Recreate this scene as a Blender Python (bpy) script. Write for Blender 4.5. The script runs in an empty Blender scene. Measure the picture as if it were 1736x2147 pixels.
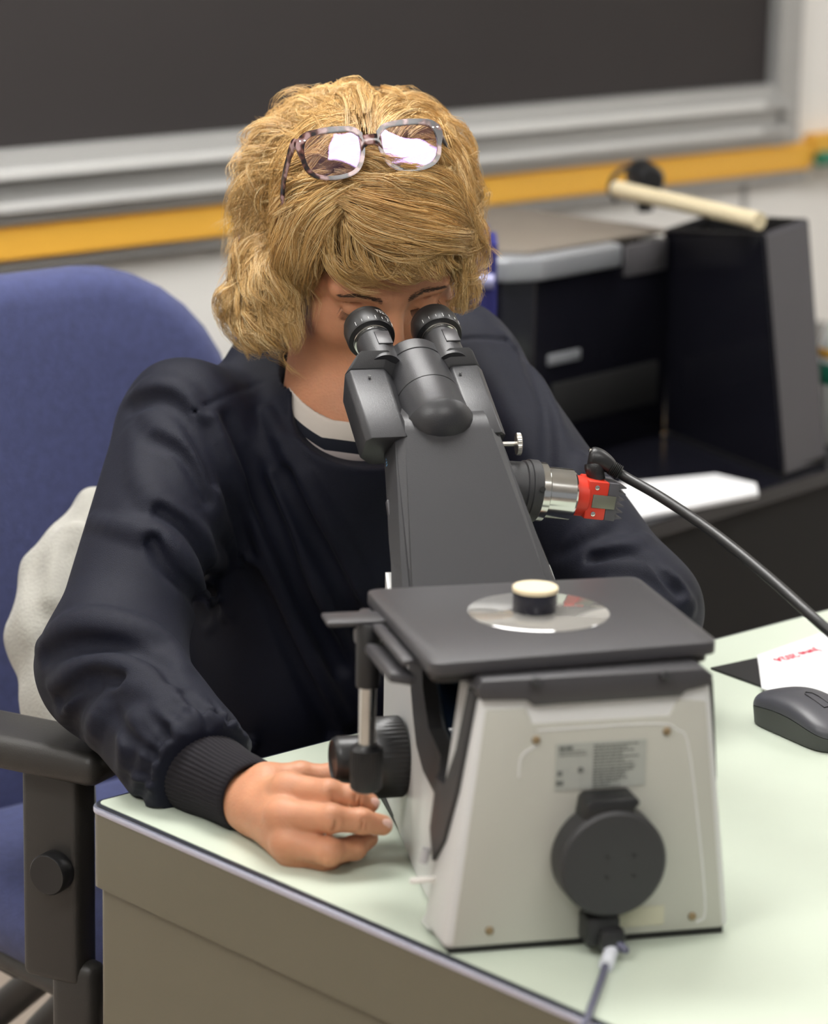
import bpy, bmesh, math, random
import numpy as np
from mathutils import Vector, Matrix
from math import sin, cos, pi, radians, tan, atan2, sqrt

rng = np.random.default_rng(7)
random.seed(7)
S = bpy.context.scene
COL = S.collection

# ------------------------------------------------------------------ camera
FPX = 6400.0
PITCH, ROLL, ZC = radians(14.0), radians(1.15), 1.668
W, H = 1736, 2147
cd = bpy.data.cameras.new('camera')
cam = bpy.data.objects.new('camera', cd)
COL.objects.link(cam)
S.camera = cam
cam.location = (0, 0, ZC)
cam.rotation_euler = (Matrix.Rotation(pi/2-PITCH, 3, 'X') @ Matrix.Rotation(ROLL, 3, 'Z')).to_euler()
cd.sensor_fit = 'VERTICAL'
cd.sensor_height = 36.0
cd.lens = FPX/H*36.0
cd.clip_start = .1
cd.dof.use_dof = True
cd.dof.focus_distance = 2.86
cd.dof.aperture_fstop = 4.2

# ------------------------------------------------------------------ world, lamps, exposure
wd = bpy.data.worlds.new('room_light')
S.world = wd
wd.use_nodes = True
wd.node_tree.nodes['Background'].inputs[0].default_value = (.95, .97, 1, 1)
wd.node_tree.nodes['Background'].inputs[1].default_value = .30
S.view_settings.view_transform = 'Standard'
S.view_settings.look = 'None'
S.view_settings.gamma = 1
S.view_settings.use_curve_mapping = False
S.view_settings.exposure = 0.0
LAMPS = [  # x, y, size x, size y, watts : fluorescent ceiling panels at 2.75 m
    (-1.1, 1.25, 1.2, .6, 48), (.85, 1.25, 1.2, .6, 34), (-.2, 3.3, 1.2, .6, 70), (1.9, 4.0, 1.2, .6, 36), (-2.1, 3.2, 1.2, .6, 34), (.3, -.8, 1.2, .6, 28)]
CEIL = 2.75
S.cycles.max_bounces = 7
S.cycles.diffuse_bounces = 3
S.cycles.glossy_bounces = 4
S.cycles.transmission_bounces = 4
S.cycles.transparent_max_bounces = 8
S.cycles.caustics_reflective = False
S.cycles.caustics_refractive = False
S.cycles.sample_clamp_indirect = 4

# ------------------------------------------------------------------ measuring helpers (numpy)
def _rx(a): c, s = cos(a), sin(a); return np.array([[1, 0, 0], [0, c, -s], [0, s, c]])
def _rz(a): c, s = cos(a), sin(a); return np.array([[c, -s, 0], [s, c, 0], [0, 0, 1]])
RC = _rx(pi/2-PITCH) @ _rz(ROLL)
CC = np.array([0, 0, ZC])
def ray(x, y): return RC @ np.array([(x-W/2)/FPX, -(y-H/2)/FPX, -1.])
def dep(x, y, D): return CC + ray(x, y)*D
def onz(x, y, z): d = ray(x, y); return CC + d*(z-ZC)/d[2]
def onplane(x, y, p0, n): d = ray(x, y); n = np.asarray(n, float); return CC + d*(((np.asarray(p0)-CC)@n)/(d@n))
# microscope frame: origin at the middle of the rear foot, U right, V towards the user, Z up
YW = radians(14.5)
O = np.array([.1453, 2.2713, .75])
U = np.array([cos(YW), sin(YW), 0]); V = np.array([-sin(YW), cos(YW), 0]); Z = np.array([0, 0, 1.])
def lw(u, v, h): return O + U*u + V*v + Z*h
TS = Matrix(((U[0], V[0], 0, O[0]), (U[1], V[1], 0, O[1]), (0, 0, 1, O[2]), (0, 0, 0, 1)))
# room frame: the wall and the desk share one direction
YD = radians(42.65)
A = np.array([cos(YD), sin(YD), 0]); N = np.array([sin(YD), -cos(YD), 0])   # along the wall, out of the wall

# ------------------------------------------------------------------ object helpers
def empty(name, loc, label=None, cat=None, group=None):
    o = bpy.data.objects.new(name, None); COL.objects.link(o); o.location = Vector(loc)
    o.empty_display_size = .02
    if label: o['label'] = label
    if cat: o['category'] = cat
    if group: o['group'] = group
    return o
def tag(o, label=None, cat=None, group=None, kind=None):
    if label: o['label'] = label
    if cat: o['category'] = cat
    if group: o['group'] = group
    if kind: o['kind'] = kind
    return o
def wl(o):  # accumulated location of (unrotated) parents
    v = Vector((0, 0, 0))
    while o: v += o.location; o = o.parent
    return v
def link(name, me, mat, parent=None, sharp=40, loc=None):
    if loc is None:
        n = len(me.vertices)
        co = np.empty(n*3, np.float32); me.vertices.foreach_get('co', co); co = co.reshape(-1, 3)
        c = (co.min(0)+co.max(0))/2
        loc = Vector((float(c[0]), float(c[1]), float(co[:, 2].min())))
        me.transform(Matrix.Translation(-loc))
    o = bpy.data.objects.new(name, me); COL.objects.link(o)
    if isinstance(mat, (list, tuple)):
        for m in mat: me.materials.append(m)
    else: me.materials.append(mat)
    if sharp is not None:
        me.shade_smooth()
        if sharp < 180: me.set_sharp_from_angle(angle=radians(sharp))
    if parent is not None:
        o.parent = parent
        o.location = loc - wl(parent)
    else: o.location = loc
    return o
class G:
    """collects shapes in one mesh; T maps its own frame to the world"""
    def __init__(s, T=None): s.bm = bmesh.new(); s.T = T or Matrix.Identity(4)
    def _add(s, b, T=None):
        if T is not None: b.transform(T)
        me = bpy.data.meshes.new('t'); b.to_mesh(me); b.free(); s.bm.from_mesh(me); bpy.data.meshes.remove(me)
    def box(s, c, size, bev=0, seg=2, rot=None, taper=None):
        b = bmesh.new(); bmesh.ops.create_cube(b, size=1)
        for v in b.verts:
            k = 1.0
            if taper and v.co.z > 0: v.co.x *= taper[0]; v.co.y *= taper[1]
            v.co = Vector((v.co.x*size[0], v.co.y*size[1], v.co.z*size[2]))
        if bev: bmesh.ops.bevel(b, geom=b.edges[:], offset=bev, segments=seg, affect='EDGES', profile=.5)
        T = Matrix.Translation(Vector(c)) @ (rot.to_4x4() if rot else Matrix.Identity(4))
        s._add(b, T); return s
    def prism(s, poly, fn, w0, w1, bev=0, seg=2):
        """poly: 2D points; fn(p, w) -> 3D point"""
        b = bmesh.new()
        a = [b.verts.new(fn(p, w0)) for p in poly]; c = [b.verts.new(fn(p, w1)) for p in poly]
        n = len(poly)
        b.faces.new(a[::-1]); b.faces.new(c)
        for i in range(n): b.faces.new((a[i], a[(i+1) % n], c[(i+1) % n], c[i]))
        bmesh.ops.recalc_face_normals(b, faces=b.faces[:])
        if bev: bmesh.ops.bevel(b, geom=b.edges[:], offset=bev, segments=seg, affect='EDGES', profile=.5, clamp_overlap=True)
        bmesh.ops.triangulate(b, faces=[f for f in b.faces if len(f.verts) > 4])
        s._add(b); return s
    def lathe(s, prof, c, d, seg=48, rib=0, nrib=0, ribz=None):
        """prof: (radius, along) from c in direction d"""
        b = bmesh.new(); d = Vector(d).normalized(); q = d.to_track_quat('Z', 'Y').to_matrix()
        rows = []
        for r, z in prof:
            if r < 1e-6: rows.append([b.verts.new(q @ Vector((0, 0, z)))]); continue
            row = []
            for i in range(seg):
                t = 2*pi*i/seg; rr = r
                if rib and ribz and ribz[0] <= z <= ribz[1]: rr += rib*(1 if (i % 2) else -1)*.5
                row.append(b.verts.new(q @ Vector((rr*cos(t), rr*sin(t), z))))
            rows.append(row)
        for k in range(len(rows)-1):
            p, n = rows[k], rows[k+1]
            for i in range(seg):
                j = (i+1) % seg
                if len(p) == 1 and len(n) == 1: continue
                if len(p) == 1: b.faces.new((p[0], n[i], n[j]))
                elif len(n) == 1: b.faces.new((p[j], p[i], n[0]))
                else: b.faces.new((p[j], p[i], n[i], n[j]))
        if len(rows[0]) > 1: b.faces.new(rows[0])
        if len(rows[-1]) > 1: b.faces.new(rows[-1][::-1])
        bmesh.ops.recalc_face_normals(b, faces=b.faces[:])
        s._add(b, Matrix.Translation(Vector(c))); return s
    def tube(s, pts, r, seg=12, cap=True, flat=None):
        pts = [Vector(p) for p in pts]; n = len(pts)
        rs = r if hasattr(r, '__len__') else [r]*n
        b = bmesh.new(); rows = []; ref = None
        for i, p in enumerate(pts):
            t = (pts[min(i+1, n-1)]-pts[max(i-1, 0)]).normalized()
            if ref is None: ref = t.orthogonal().normalized() if flat is None else (Vector(flat)-t*t.dot(Vector(flat))).normalized()
            else: ref = (ref-t*t.dot(ref)).normalized()
            y = t.cross(ref)
            sc = 1 if flat is None else .4
            rows.append([b.verts.new(p+(ref*cos(2*pi*k/seg)*sc+y*sin(2*pi*k/seg))*rs[i]) for k in range(seg)])
        for i in range(n-1):
            for k in range(seg):
                j = (k+1) % seg; b.faces.new((rows[i][k], rows[i][j], rows[i+1][j], rows[i+1][k]))
        if cap: b.faces.new(rows[0][::-1]); b.faces.new(rows[-1])
        bmesh.ops.recalc_face_normals(b, faces=b.faces[:])
        s._add(b); return s
    def raw(s, verts, faces):
        b = bmesh.new(); vs = [b.verts.new(Vector(v)) for v in verts]
        for f in faces: b.faces.new([vs[i] for i in f])
        s._add(b); return s
    def out(s, name, mat, parent=None, sharp=40):
        s.bm.transform(s.T)
        me = bpy.data.meshes.new(name); s.bm.to_mesh(me); s.bm.free()
        return link(name, me, mat, parent, sharp)
def catmull(P, n):
    P = np.asarray(P, float); m = len(P)
    Q = np.vstack([2*P[0]-P[1], P, 2*P[-1]-P[-2]])
    t = np.linspace(0, m-1-1e-9, n); i = t.astype(int); f = (t-i)[:, None]
    a, b, c, d = Q[i], Q[i+1], Q[i+2], Q[i+3]
    return .5*((2*b)+(-a+c)*f+(2*a-5*b+4*c-d)*f*f+(-a+3*b-3*c+d)*f**3)
def rrect(w, h, r, n=6, cx=0, cy=0):
    out = []
    for sx, sy, a0 in ((1, 1, 0), (-1, 1, 90), (-1, -1, 180), (1, -1, 270)):
        for k in range(n+1):
            a = radians(a0+90*k/n); out.append((cx+sx*(w/2-r)+r*cos(a), cy+sy*(h/2-r)+r*sin(a)))
    return out

# ------------------------------------------------------------------ materials
def mat(name, col, rough=.5, metal=0, spec=.5, var=0, vscale=20, bump=0, bscale=200, sheen=0, coat=0, sub=0, subr=None, emit=None, estr=0, aniso=0, detail=3, stretch=None):
    m = bpy.data.materials.new(name); m.use_nodes = True
    nt = m.node_tree; b = nt.nodes['Principled BSDF']
    b.inputs['Base Color'].default_value = (*col, 1)
    b.inputs['Roughness'].default_value = rough
    b.inputs['Metallic'].default_value = metal
    b.inputs['Specular IOR Level'].default_value = spec
    b.inputs['Sheen Weight'].default_value = sheen
    b.inputs['Coat Weight'].default_value = coat
    if sub:
        b.inputs['Subsurface Weight'].default_value = sub
        b.inputs['Subsurface Radius'].default_value = subr or (1, .3, .15)
        b.inputs['Subsurface Scale'].default_value = .006
    if emit: b.inputs['Emission Color'].default_value = (*emit, 1); b.inputs['Emission Strength'].default_value = estr
    tc = nt.nodes.new('ShaderNodeTexCoord'); src = tc.outputs['Object']
    if stretch:
        mp = nt.nodes.new('ShaderNodeMapping'); mp.inputs['Scale'].default_value = stretch
        nt.links.new(src, mp.inputs[0]); src = mp.outputs[0]
    if var:
        n = nt.nodes.new('ShaderNodeTexNoise'); n.inputs['Scale'].default_value = vscale; n.inputs['Detail'].default_value = detail
        nt.links.new(src, n.inputs['Vector'])
        mx = nt.nodes.new('ShaderNodeMix'); mx.data_type = 'RGBA'
        mx.inputs[6].default_value = (*[max(0, c*(1-var)) for c in col], 1)
        mx.inputs[7].default_value = (*[min(1, c*(1+var)) for c in col], 1)
        nt.links.new(n.outputs[0], mx.inputs[0]); nt.links.new(mx.outputs[2], b.inputs['Base Color'])
    if bump:
        n2 = nt.nodes.new('ShaderNodeTexNoise'); n2.inputs['Scale'].default_value = bscale; n2.inputs['Detail'].default_value = 4
        nt.links.new(src, n2.inputs['Vector'])
        bp = nt.nodes.new('ShaderNodeBump'); bp.inputs['Strength'].default_value = bump; bp.inputs['Distance'].default_value = .002
        nt.links.new(n2.outputs[0], bp.inputs['Height']); nt.links.new(bp.outputs[0], b.inputs['Normal'])
    return m
m_board = mat('chalkboard_slate', (.032, .027, .027), .8, var=.12, vscale=2.5)
m_alu = mat('brushed_aluminium', (.46, .46, .45), .45, .4, var=.06, vscale=6, stretch=(1, 1, 8))
m_alu_l = mat('bright_aluminium', (.80, .80, .78), .4, .2)
m_orange = mat('orange_wood_rail', (.90, .48, .06), .5, var=.05, vscale=12, stretch=(1, 1, 10))
m_wall = mat('painted_wall', (.90, .88, .84), .8, var=.03, vscale=3)
m_floor = mat('vinyl_floor', (.42, .35, .29), .5, var=.1, vscale=9)
m_ceil = mat('ceiling_tile', (.82, .82, .80), .9, bump=.3, bscale=80)
m_chair = mat('blue_chair_fabric', (.046, .056, .150), .95, var=.35, vscale=95, bump=.5, bscale=500, sheen=.12, detail=5)
m_plastic = mat('dark_grey_plastic', (.030, .028, .026), .42, bump=.12, bscale=600)
m_desk = mat('pale_green_laminate', (.56, .62, .515), .30, var=.04, vscale=14, detail=6)
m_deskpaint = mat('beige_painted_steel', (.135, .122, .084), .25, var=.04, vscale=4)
m_trim = mat('desk_edge_metal', (.62, .64, .80), .22, .85)
m_trimdark = mat('desk_edge_black', (.015, .018, .028), .4)
m_scopew = mat('white_microscope_enamel', (.62, .62, .61), .34, var=.02, vscale=8)
m_scopeback = mat('putty_microscope_panel', (.46, .455, .405), .42, var=.02, vscale=6)
m_scopeb = mat('charcoal_microscope_paint', (.027, .027, .030), .38, bump=.10, bscale=900)
m_black = mat('black_plastic', (.014, .014, .015), .38, bump=.08, bscale=700)
m_blackm = mat('matte_black_paint', (.028, .028, .030), .5, bump=.15, bscale=1200)
m_stage = mat('stage_anodised_grey', (.050, .048, .052), .38, bump=.08, bscale=1500)
m_navyglass = mat('blue_black_inner_casing', (.006, .014, .028), .18)
m_chrome = mat('polished_steel', (.72, .72, .70), .16, 1)
m_nickel = mat('satin_nickel', (.55, .53, .49), .3, 1)
m_rubber = mat('black_rubber', (.012, .012, .012), .6)
m_red = mat('red_camera_casing', (.62, .035, .015), .42)
m_cream = mat('cream_resin_face', (.80, .68, .46), .5)
m_resin = mat('black_bakelite_mount', (.012, .012, .022), .25)
m_label = mat('grey_label', (.36, .37, .34), .5)
m_ink = mat('grey_print', (.12, .13, .12), .6)
m_white_ink = mat('white_print', (.75, .75, .75), .5)
m_blue_ink = mat('blue_badge', (.16, .42, .68), .4)
m_red_ink = mat('red_print', (.60, .02, .06), .6)
m_paper = mat('white_paper', (.76, .76, .77), .7)
m_glossblack = mat('glossy_black_plastic', (.008, .008, .012), .16)
m_darkgrey = mat('dark_grey_panel', (.075, .072, .082), .5)
m_silver = mat('silver_plastic', (.33, .34, .36), .35, .3)
m_beige = mat('beige_tube', (.66, .57, .38), .5)
m_blue = mat('deep_blue_plastic', (.035, .035, .20), .5)
m_violet = mat('pale_violet_plastic', (.30, .30, .48), .4)
m_tblack = mat('black_table_skirt', (.006, .006, .006), .8)
m_green = mat('green_plastic', (.02, .22, .14), .4)
m_cloth = mat('pale_grey_knit', (.38, .37, .33), .95, var=.15, vscale=40, bump=.6, bscale=300, sheen=.2)
m_jacket = mat('navy_scrub_cloth', (.0046, .0058, .0150), .60, var=.25, vscale=300, bump=.35, bscale=1100, sheen=.02, spec=.22)
m_cuff = mat('dark_ribbed_knit', (.0095, .0080, .0115), .85, bump=.4, bscale=1500, sheen=.04, spec=.25)
m_skin = mat('skin', (.57, .265, .148), .48, var=.16, vscale=55, bump=.25, bscale=420, sub=.25, subr=(1, .35, .18), spec=.4)
m_nail = mat('fingernail', (.80, .50, .42), .2, sub=.1)
m_brow = mat('eyebrow_hair', (.10, .055, .035), .6)
m_lash = mat('dark_eyelash', (.02, .012, .012), .5)
m_lid = mat('eyelid_makeup', (.36, .17, .15), .5, var=.2, vscale=200)

def hair_material(name, stops, rough=.34):
    m = bpy.data.materials.new(name); m.use_nodes = True; nt = m.node_tree; b = nt.nodes['Principled BSDF']
    g = nt.nodes.new('ShaderNodeNewGeometry'); r = nt.nodes.new('ShaderNodeValToRGB')
    while len(r.color_ramp.elements) < len(stops): r.color_ramp.elements.new(.5)
    for e, (p, c) in zip(r.color_ramp.elements, stops): e.position = p; e.color = (*c, 1)
    nt.links.new(g.outputs['Random Per Island'], r.inputs[0]); nt.links.new(r.outputs[0], b.inputs['Base Color'])
    b.inputs['Roughness'].default_value = rough; b.inputs['Specular IOR Level'].default_value = .55
    return m
m_hair = hair_material('blonde_hair', [(0, (.42, .235, .080)), (.35, (.70, .43, .155)), (.75, (.88, .60, .26)), (1, (1, .83, .50))])
m_haircap = mat('hair_undercoat', (.34, .19, .07), .7, var=.5, vscale=60, bump=.8, bscale=150, stretch=(6, 6, 1))

def tortoise():
    m = bpy.data.materials.new('tortoiseshell'); m.use_nodes = True; nt = m.node_tree; b = nt.nodes['Principled BSDF']
    tc = nt.nodes.new('ShaderNodeTexCoord'); n = nt.nodes.new('ShaderNodeTexNoise'); n.inputs['Scale'].default_value = 95; n.inputs['Detail'].default_value = 1
    r = nt.nodes.new('ShaderNodeValToRGB'); e = r.color_ramp.elements
    e[0].position = .44; e[0].color = (.018, .012, .014, 1); e[1].position = .60; e[1].color = (.42, .27, .27, 1)
    k = e.new(.52); k.color = (.13, .05, .04, 1)
    nt.links.new(tc.outputs['Object'], n.inputs['Vector']); nt.links.new(n.outputs[0], r.inputs[0]); nt.links.new(r.outputs[0], b.inputs['Base Color'])
    b.inputs['Roughness'].default_value = .12; b.inputs['Specular IOR Level'].default_value = .5
    return m
m_tort = tortoise()
def lens_material(name, tint, refl, f):
    m = bpy.data.materials.new(name); m.use_nodes = True; nt = m.node_tree
    for n in list(nt.nodes): nt.nodes.remove(n)
    o = nt.nodes.new('ShaderNodeOutputMaterial'); t = nt.nodes.new('ShaderNodeBsdfTransparent'); t.inputs[0].default_value = (*tint, 1)
    g = nt.nodes.new('ShaderNodeBsdfGlossy'); g.inputs[0].default_value = (*refl, 1); g.inputs['Roughness'].default_value = .02
    lw_ = nt.nodes.new('ShaderNodeFresnel'); lw_.inputs[0].default_value = f
    mx = nt.nodes.new('ShaderNodeMixShader')
    nt.links.new(lw_.outputs[0], mx.inputs[0]); nt.links.new(t.outputs[0], mx.inputs[1]); nt.links.new(g.outputs[0], mx.inputs[2]); nt.links.new(mx.outputs[0], o.inputs[0])
    return m
m_lens = lens_material('coated_spectacle_lens', (.93, .90, .95), (.62, .46, 1.0), 2.4)
m_stageglass = mat('glass_insert', (.30, .29, .27), .05, .0, spec=1, coat=1)
m_stageglass.node_tree.nodes['Principled BSDF'].inputs['IOR'].default_value = 2.2

# ------------------------------------------------------------------ the room
def slab(name, p0, ex, ey, ez, m, kind='structure', parent=None, bev=0):
    """box with one corner at p0 and three edge vectors"""
    p0, ex, ey, ez = map(np.asarray, (p0, ex, ey, ez))
    b = bmesh.new()
    vs = [b.verts.new(Vector(p0+ex*i+ey*j+ez*k)) for k in (0, 1) for j in (0, 1) for i in (0, 1)]
    for f in ((0, 2, 3, 1), (4, 5, 7, 6), (0, 1, 5, 4), (2, 6, 7, 3), (0, 4, 6, 2), (1, 3, 7, 5)): b.faces.new([vs[i] for i in f])
    bmesh.ops.recalc_face_normals(b, faces=b.faces[:])
    if bev: bmesh.ops.bevel(b, geom=b.edges[:], offset=bev, segments=2, affect='EDGES')
    me = bpy.data.meshes.new(name); b.to_mesh(me); b.free()
    o = link(name, me, m, parent)
    if kind and parent is None: o['kind'] = kind
    return o
W0 = onz(0, 320, 1.10)                       # on the wall: lower left point of the slate
sR = float((onplane(1614, 183, W0, N)-W0) @ A)  # right end of the slate along the wall
def wp(s, n, z): return W0*[1, 1, 0] + A*s + N*n + Z*z
def wz(x, y): return onplane(x, y, W0, N)
slab('floor', (-5.5, -3.6, -.05), (11, 0, 0), (0, 11.5, 0), (0, 0, .05), m_floor)
slab('ceiling', (-5.5, -3.6, CEIL+.06), (11, 0, 0), (0, 11.5, 0), (0, 0, .05), m_ceil)
slab('wall_right', wp(2.6, 0, 0), A*.10, N*6.5, Z*(CEIL+.05), m_wall)
slab('wall_left', wp(-4.6, 0, 0), A*.10, N*6.5, Z*(CEIL+.05), m_wall)
slab('wall_back', wp(-4.6, -.12, 0), A*9.6, N*.10, Z*(CEIL+.05), m_wall)
zt = 1.10
# chalkboard: slate, aluminium frame with grooves, tray
cb = empty('chalkboard', wp(sR/2, 0, zt-.12), 'dark grey slate chalkboard in an aluminium frame on the back wall', 'chalkboard')
slab('slate', wp(-1.2, -.02, zt), A*(sR+1.2), N*.012, Z*1.2, m_board, parent=cb)
z1 = float(wz(0, 372)[2]); z2 = float(wz(0, 402)[2]); z3 = float(wz(0, 445)[2]); z4 = float(wz(0, 476)[2])
G_ = G()
prof = [(0, zt+.004), (.012, zt+.002), (.016, z1+.016), (.034, z1+.012), (.036, z1), (.018, z1-.004), (.018, z2-.012), (.030, z2-.016), (.034, z2-.026), (.020, z2-.032), (.020, z4+.006), (.012, z4), (-.02, z4), (-.02, zt+.004)]
fr = G().prism(prof, lambda p, w: tuple(wp(w, p[0], p[1])), -1.2, sR+.02).out('frame_rail', m_alu, cb, 20)
fr = slab('frame_pale_strip', wp(-1.2, .012, z1), A*(sR+1.15), N*.026, Z*.014, m_alu_l, parent=cb, bev=.002)  # raised strips of paler aluminium along the frame rail
fr = slab('frame_pale_strip', wp(-1.2, .012, z2-.024), A*(sR+1.15), N*.022, Z*.010, m_alu_l, parent=cb, bev=.002)
slab('frame_post', wp(sR, -.02, z4), A*.024, N*.038, Z*(zt+1.2-z4), m_alu, parent=cb, bev=.003)
slab('frame_post', wp(sR+.024, -.02, z4), A*.052, N*.028, Z*(zt+1.2-z4), m_alu, parent=cb, bev=.003)
zo1 = float(wz(0, 477)[2]); zo2 = float(wz(0, 546)[2])
sE = float((wz(1690, 320)-W0) @ A)
o = slab('trim_1', wp(-1.2, -.02, zo2), A*(sE+1.2), N*.035, Z*(zo1-zo2), m_orange, bev=.003)
slab('trim_2', wp(-1.2, -.02, zo2-.018), A*(sE+1.2), N*.024, Z*.018, m_alu, bev=.002)
o = slab('trim_3', wp(sE+.012, -.02, zo2+.01), A*.6, N*.028, Z*(zo1-zo2+.002), m_orange, bev=.003)
slab('trim_4', wp(sR-.04, -.02, 0), A*.010, N*.006, Z*(zo2-.02), mat('grey_joint', (.45, .44, .42), .7))
pg = wz(1722, 326)
g = G(); g.tube([pg+N*.03-A*.040, pg+N*.03+A*.09], .0135, 20).out('marker_pen', m_green); tag(bpy.data.objects['marker_pen'], 'green marker pen lying at the end of the orange rail', 'marker')

for i, (x, y, sx, sy, pw) in enumerate(LAMPS):
    e = empty('ceiling_light', (x, y, CEIL), 'recessed fluorescent ceiling panel with white diffuser', 'ceiling light', 'fluorescent ceiling panels')
    g = G()
    for dx, dy, a, b_ in ((0, sy/2+.015, sx+.06, .03), (0, -sy/2-.015, sx+.06, .03), (sx/2+.015, 0, .03, sy), (-sx/2-.015, 0, .03, sy)):
        g.box((x+dx, y+dy, CEIL+.03), (a, b_, .05))
    g.out('light_frame', m_alu, e)
    dm = mat('diffuser', (.9, .9, .9), .6, emit=(1, .985, .96), estr=pw/(sx*sy)/4.0)
    G().box((x, y, CEIL+.035), (sx, sy, .01)).out('diffuser', dm, e)

# ------------------------------------------------------------------ desk (steel desk, pale green top)
DC = onz(162, 1672, .75)       # left corner of the top
dA, dN = A, N                  # back edge runs along A, side edge along N
pA = float((onz(1736, 1275, .75)-DC) @ N)
desk = empty('steel_desk', DC*[1, 1, 0] + A*.75 + N*.4, 'beige painted steel desk with pale green top under the microscope', 'desk')
Lx, Ly = 1.6, .78
dn0 = float((onz(600, 1571, .75)-DC) @ N)
def dk(p, w): q = DC*[1, 1, 0]+A*p[0]+N*p[1]; return (q[0], q[1], w)
def dpoly(off, r):
    return [(x, y) for x, y in rrect(Lx-2*off, Ly-2*off, max(r-off, .004), 8, Lx/2, Ly/2+dn0)]
G().prism(dpoly(.0065, .015), dk, .742, .750).out('desk_top', m_desk, desk)
G().prism(dpoly(.003, .015), dk, .7425, .7494).out('black_edging', m_trimdark, desk)
G().prism(dpoly(0, .015), dk, .7415, .7475, bev=.0015).out('metal_edging', m_trim, desk)
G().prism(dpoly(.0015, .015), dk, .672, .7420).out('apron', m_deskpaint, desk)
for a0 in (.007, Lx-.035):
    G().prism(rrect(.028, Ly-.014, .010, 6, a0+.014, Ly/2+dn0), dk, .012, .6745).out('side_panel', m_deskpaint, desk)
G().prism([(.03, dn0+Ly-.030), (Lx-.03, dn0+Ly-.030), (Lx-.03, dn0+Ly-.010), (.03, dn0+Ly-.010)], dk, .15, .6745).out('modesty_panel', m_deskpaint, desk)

# ------------------------------------------------------------------ microscope
scope = empty('inverted_microscope', O+V*.2, 'white and charcoal inverted metallurgical microscope standing on the pale green desk', 'microscope')
def us(v, h):
    a = np.interp(v, [0, .065, .10, .17, .30, .385], [.119, .121, .104, .0985, .084, .076])
    t = np.interp(v, [0, .065, .17, .30], [.12, .11, .05, .0])
    return float(a - t*h)
def sideplate(poly, off, thick, name, m, bev=.0):
    for sg in (-1, 1):
        f = lambda p, w: (sg*(us(p[0], p[1])+off-w), p[0], p[1])
        # subdivide the outline so it follows the flare
        pl = []
        for i in range(len(poly)):
            a, b = np.array(poly[i]), np.array(poly[(i+1) % len(poly)])
            k = max(1, int(np.linalg.norm(b-a)/.02))
            pl += [tuple(a+(b-a)*j/k) for j in range(k)]
        yield G(TS).prism(pl, f, 0, thick).out(name, m, scope, 30)
# rear housing
def rear(p, w): return (p[0]*(1+.02*w/.065), w, p[1])
tz = .2135
G(TS).prism([(-.119, .004), (.119, .004), (.0937, tz), (-.0937, tz)], rear, 0.0, .060, bev=.007, seg=3).out('rear_housing', m_scopew, scope)
G(TS).prism([(-.112, .007), (.112, .007), (.0895, .198), (.066, .201), (.060, .188), (-.052, .188), (-.058, .201), (-.0895, .201)], lambda p, w: (p[0], w, p[1]), -.0012, .003, bev=.0008).out('rear_panel', m_scopeback, scope)
g = G(TS); g.prism([(-.114, .0005), (.114, .0005), (.114, .006), (-.114, .006)], lambda p, w: (p[0], w, p[1]), .003, .06)
g.prism([(-.095, .0005), (.095, .0005), (.095, .006), (-.095, .006)], lambda p, w: (p[0]*(1-.5*(w-.06)), w, p[1]), .05, .37).out('base_gasket', m_rubber, scope)
# white side shells of the front part
outer = [(.045, .004), (.378, .004), (.383, .208), (.365, .195), (.30, .18), (.262, .18), (.25, .175), (.231, .156), (.211, .130), (.19, .111), (.157, .099), (.10, .093), (.066, .083), (.050, .070), (.045, .05)]
for o in sideplate(outer, 0, .006, 'side_shell', m_scopew): pass
trim = [(.262, .20), (.25, .19), (.231, .156), (.211, .130), (.19, .111), (.157, .099), (.10, .093), (.066, .083), (.048, .062), (.030, .085), (.016, .13), (.006, .213), (.022, .213), (.030, .16), (.045, .126), (.085, .124), (.15, .138), (.18, .166), (.195, .20)]
def us2(v, h): return us(v, h)
for o in sideplate(trim, .0035, .012, 'notch_trim', m_blackm): pass
# front body and inner casing
G(TS).prism([(-.070, .004), (.070, .004), (.068, .21), (-.068, .21)], lambda p, w: (p[0], w, p[1]*(1 if p[1] < .1 else .93)), .352, .383, bev=.004).out('front_column', m_scopew, scope)
G(TS).prism([(.05, .01), (.36, .01), (.30, .1), (.24, .12), (.19, .10), (.10, .088), (.06, .08)], lambda p, w: (w, p[0], p[1]), -.078, .078).out('lower_casing', m_scopew, scope)
g = G(TS); g.prism([(.05, .07), (.30, .07), (.30, .21), (.235, .21), (.23, .15), (.2, .12), (.15, .11), (.11, .11), (.085, .15), (.06, .2), (.05, .2)], lambda p, w: (w, p[0], p[1]), -.066, .066, bev=.002).out('inner_casing', m_navyglass, scope)
g = G(TS); g.lathe([(0, 0), (.040, 0), (.042, .004), (.042, .018), (.03, .024), (0, .024)], (0, .135, .145), (0, .15, 1), 48)
for k in range(5):
    a = 2*pi*k/5; g.lathe([(.011, 0), (.011, .018), (.008, .026), (.004, .028), (0, .028)], (.025*cos(a), .135+.025*sin(a), .165), (.1*cos(a), .1*sin(a), 1), 20)
g.out('nosepiece', m_black, scope)
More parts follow.
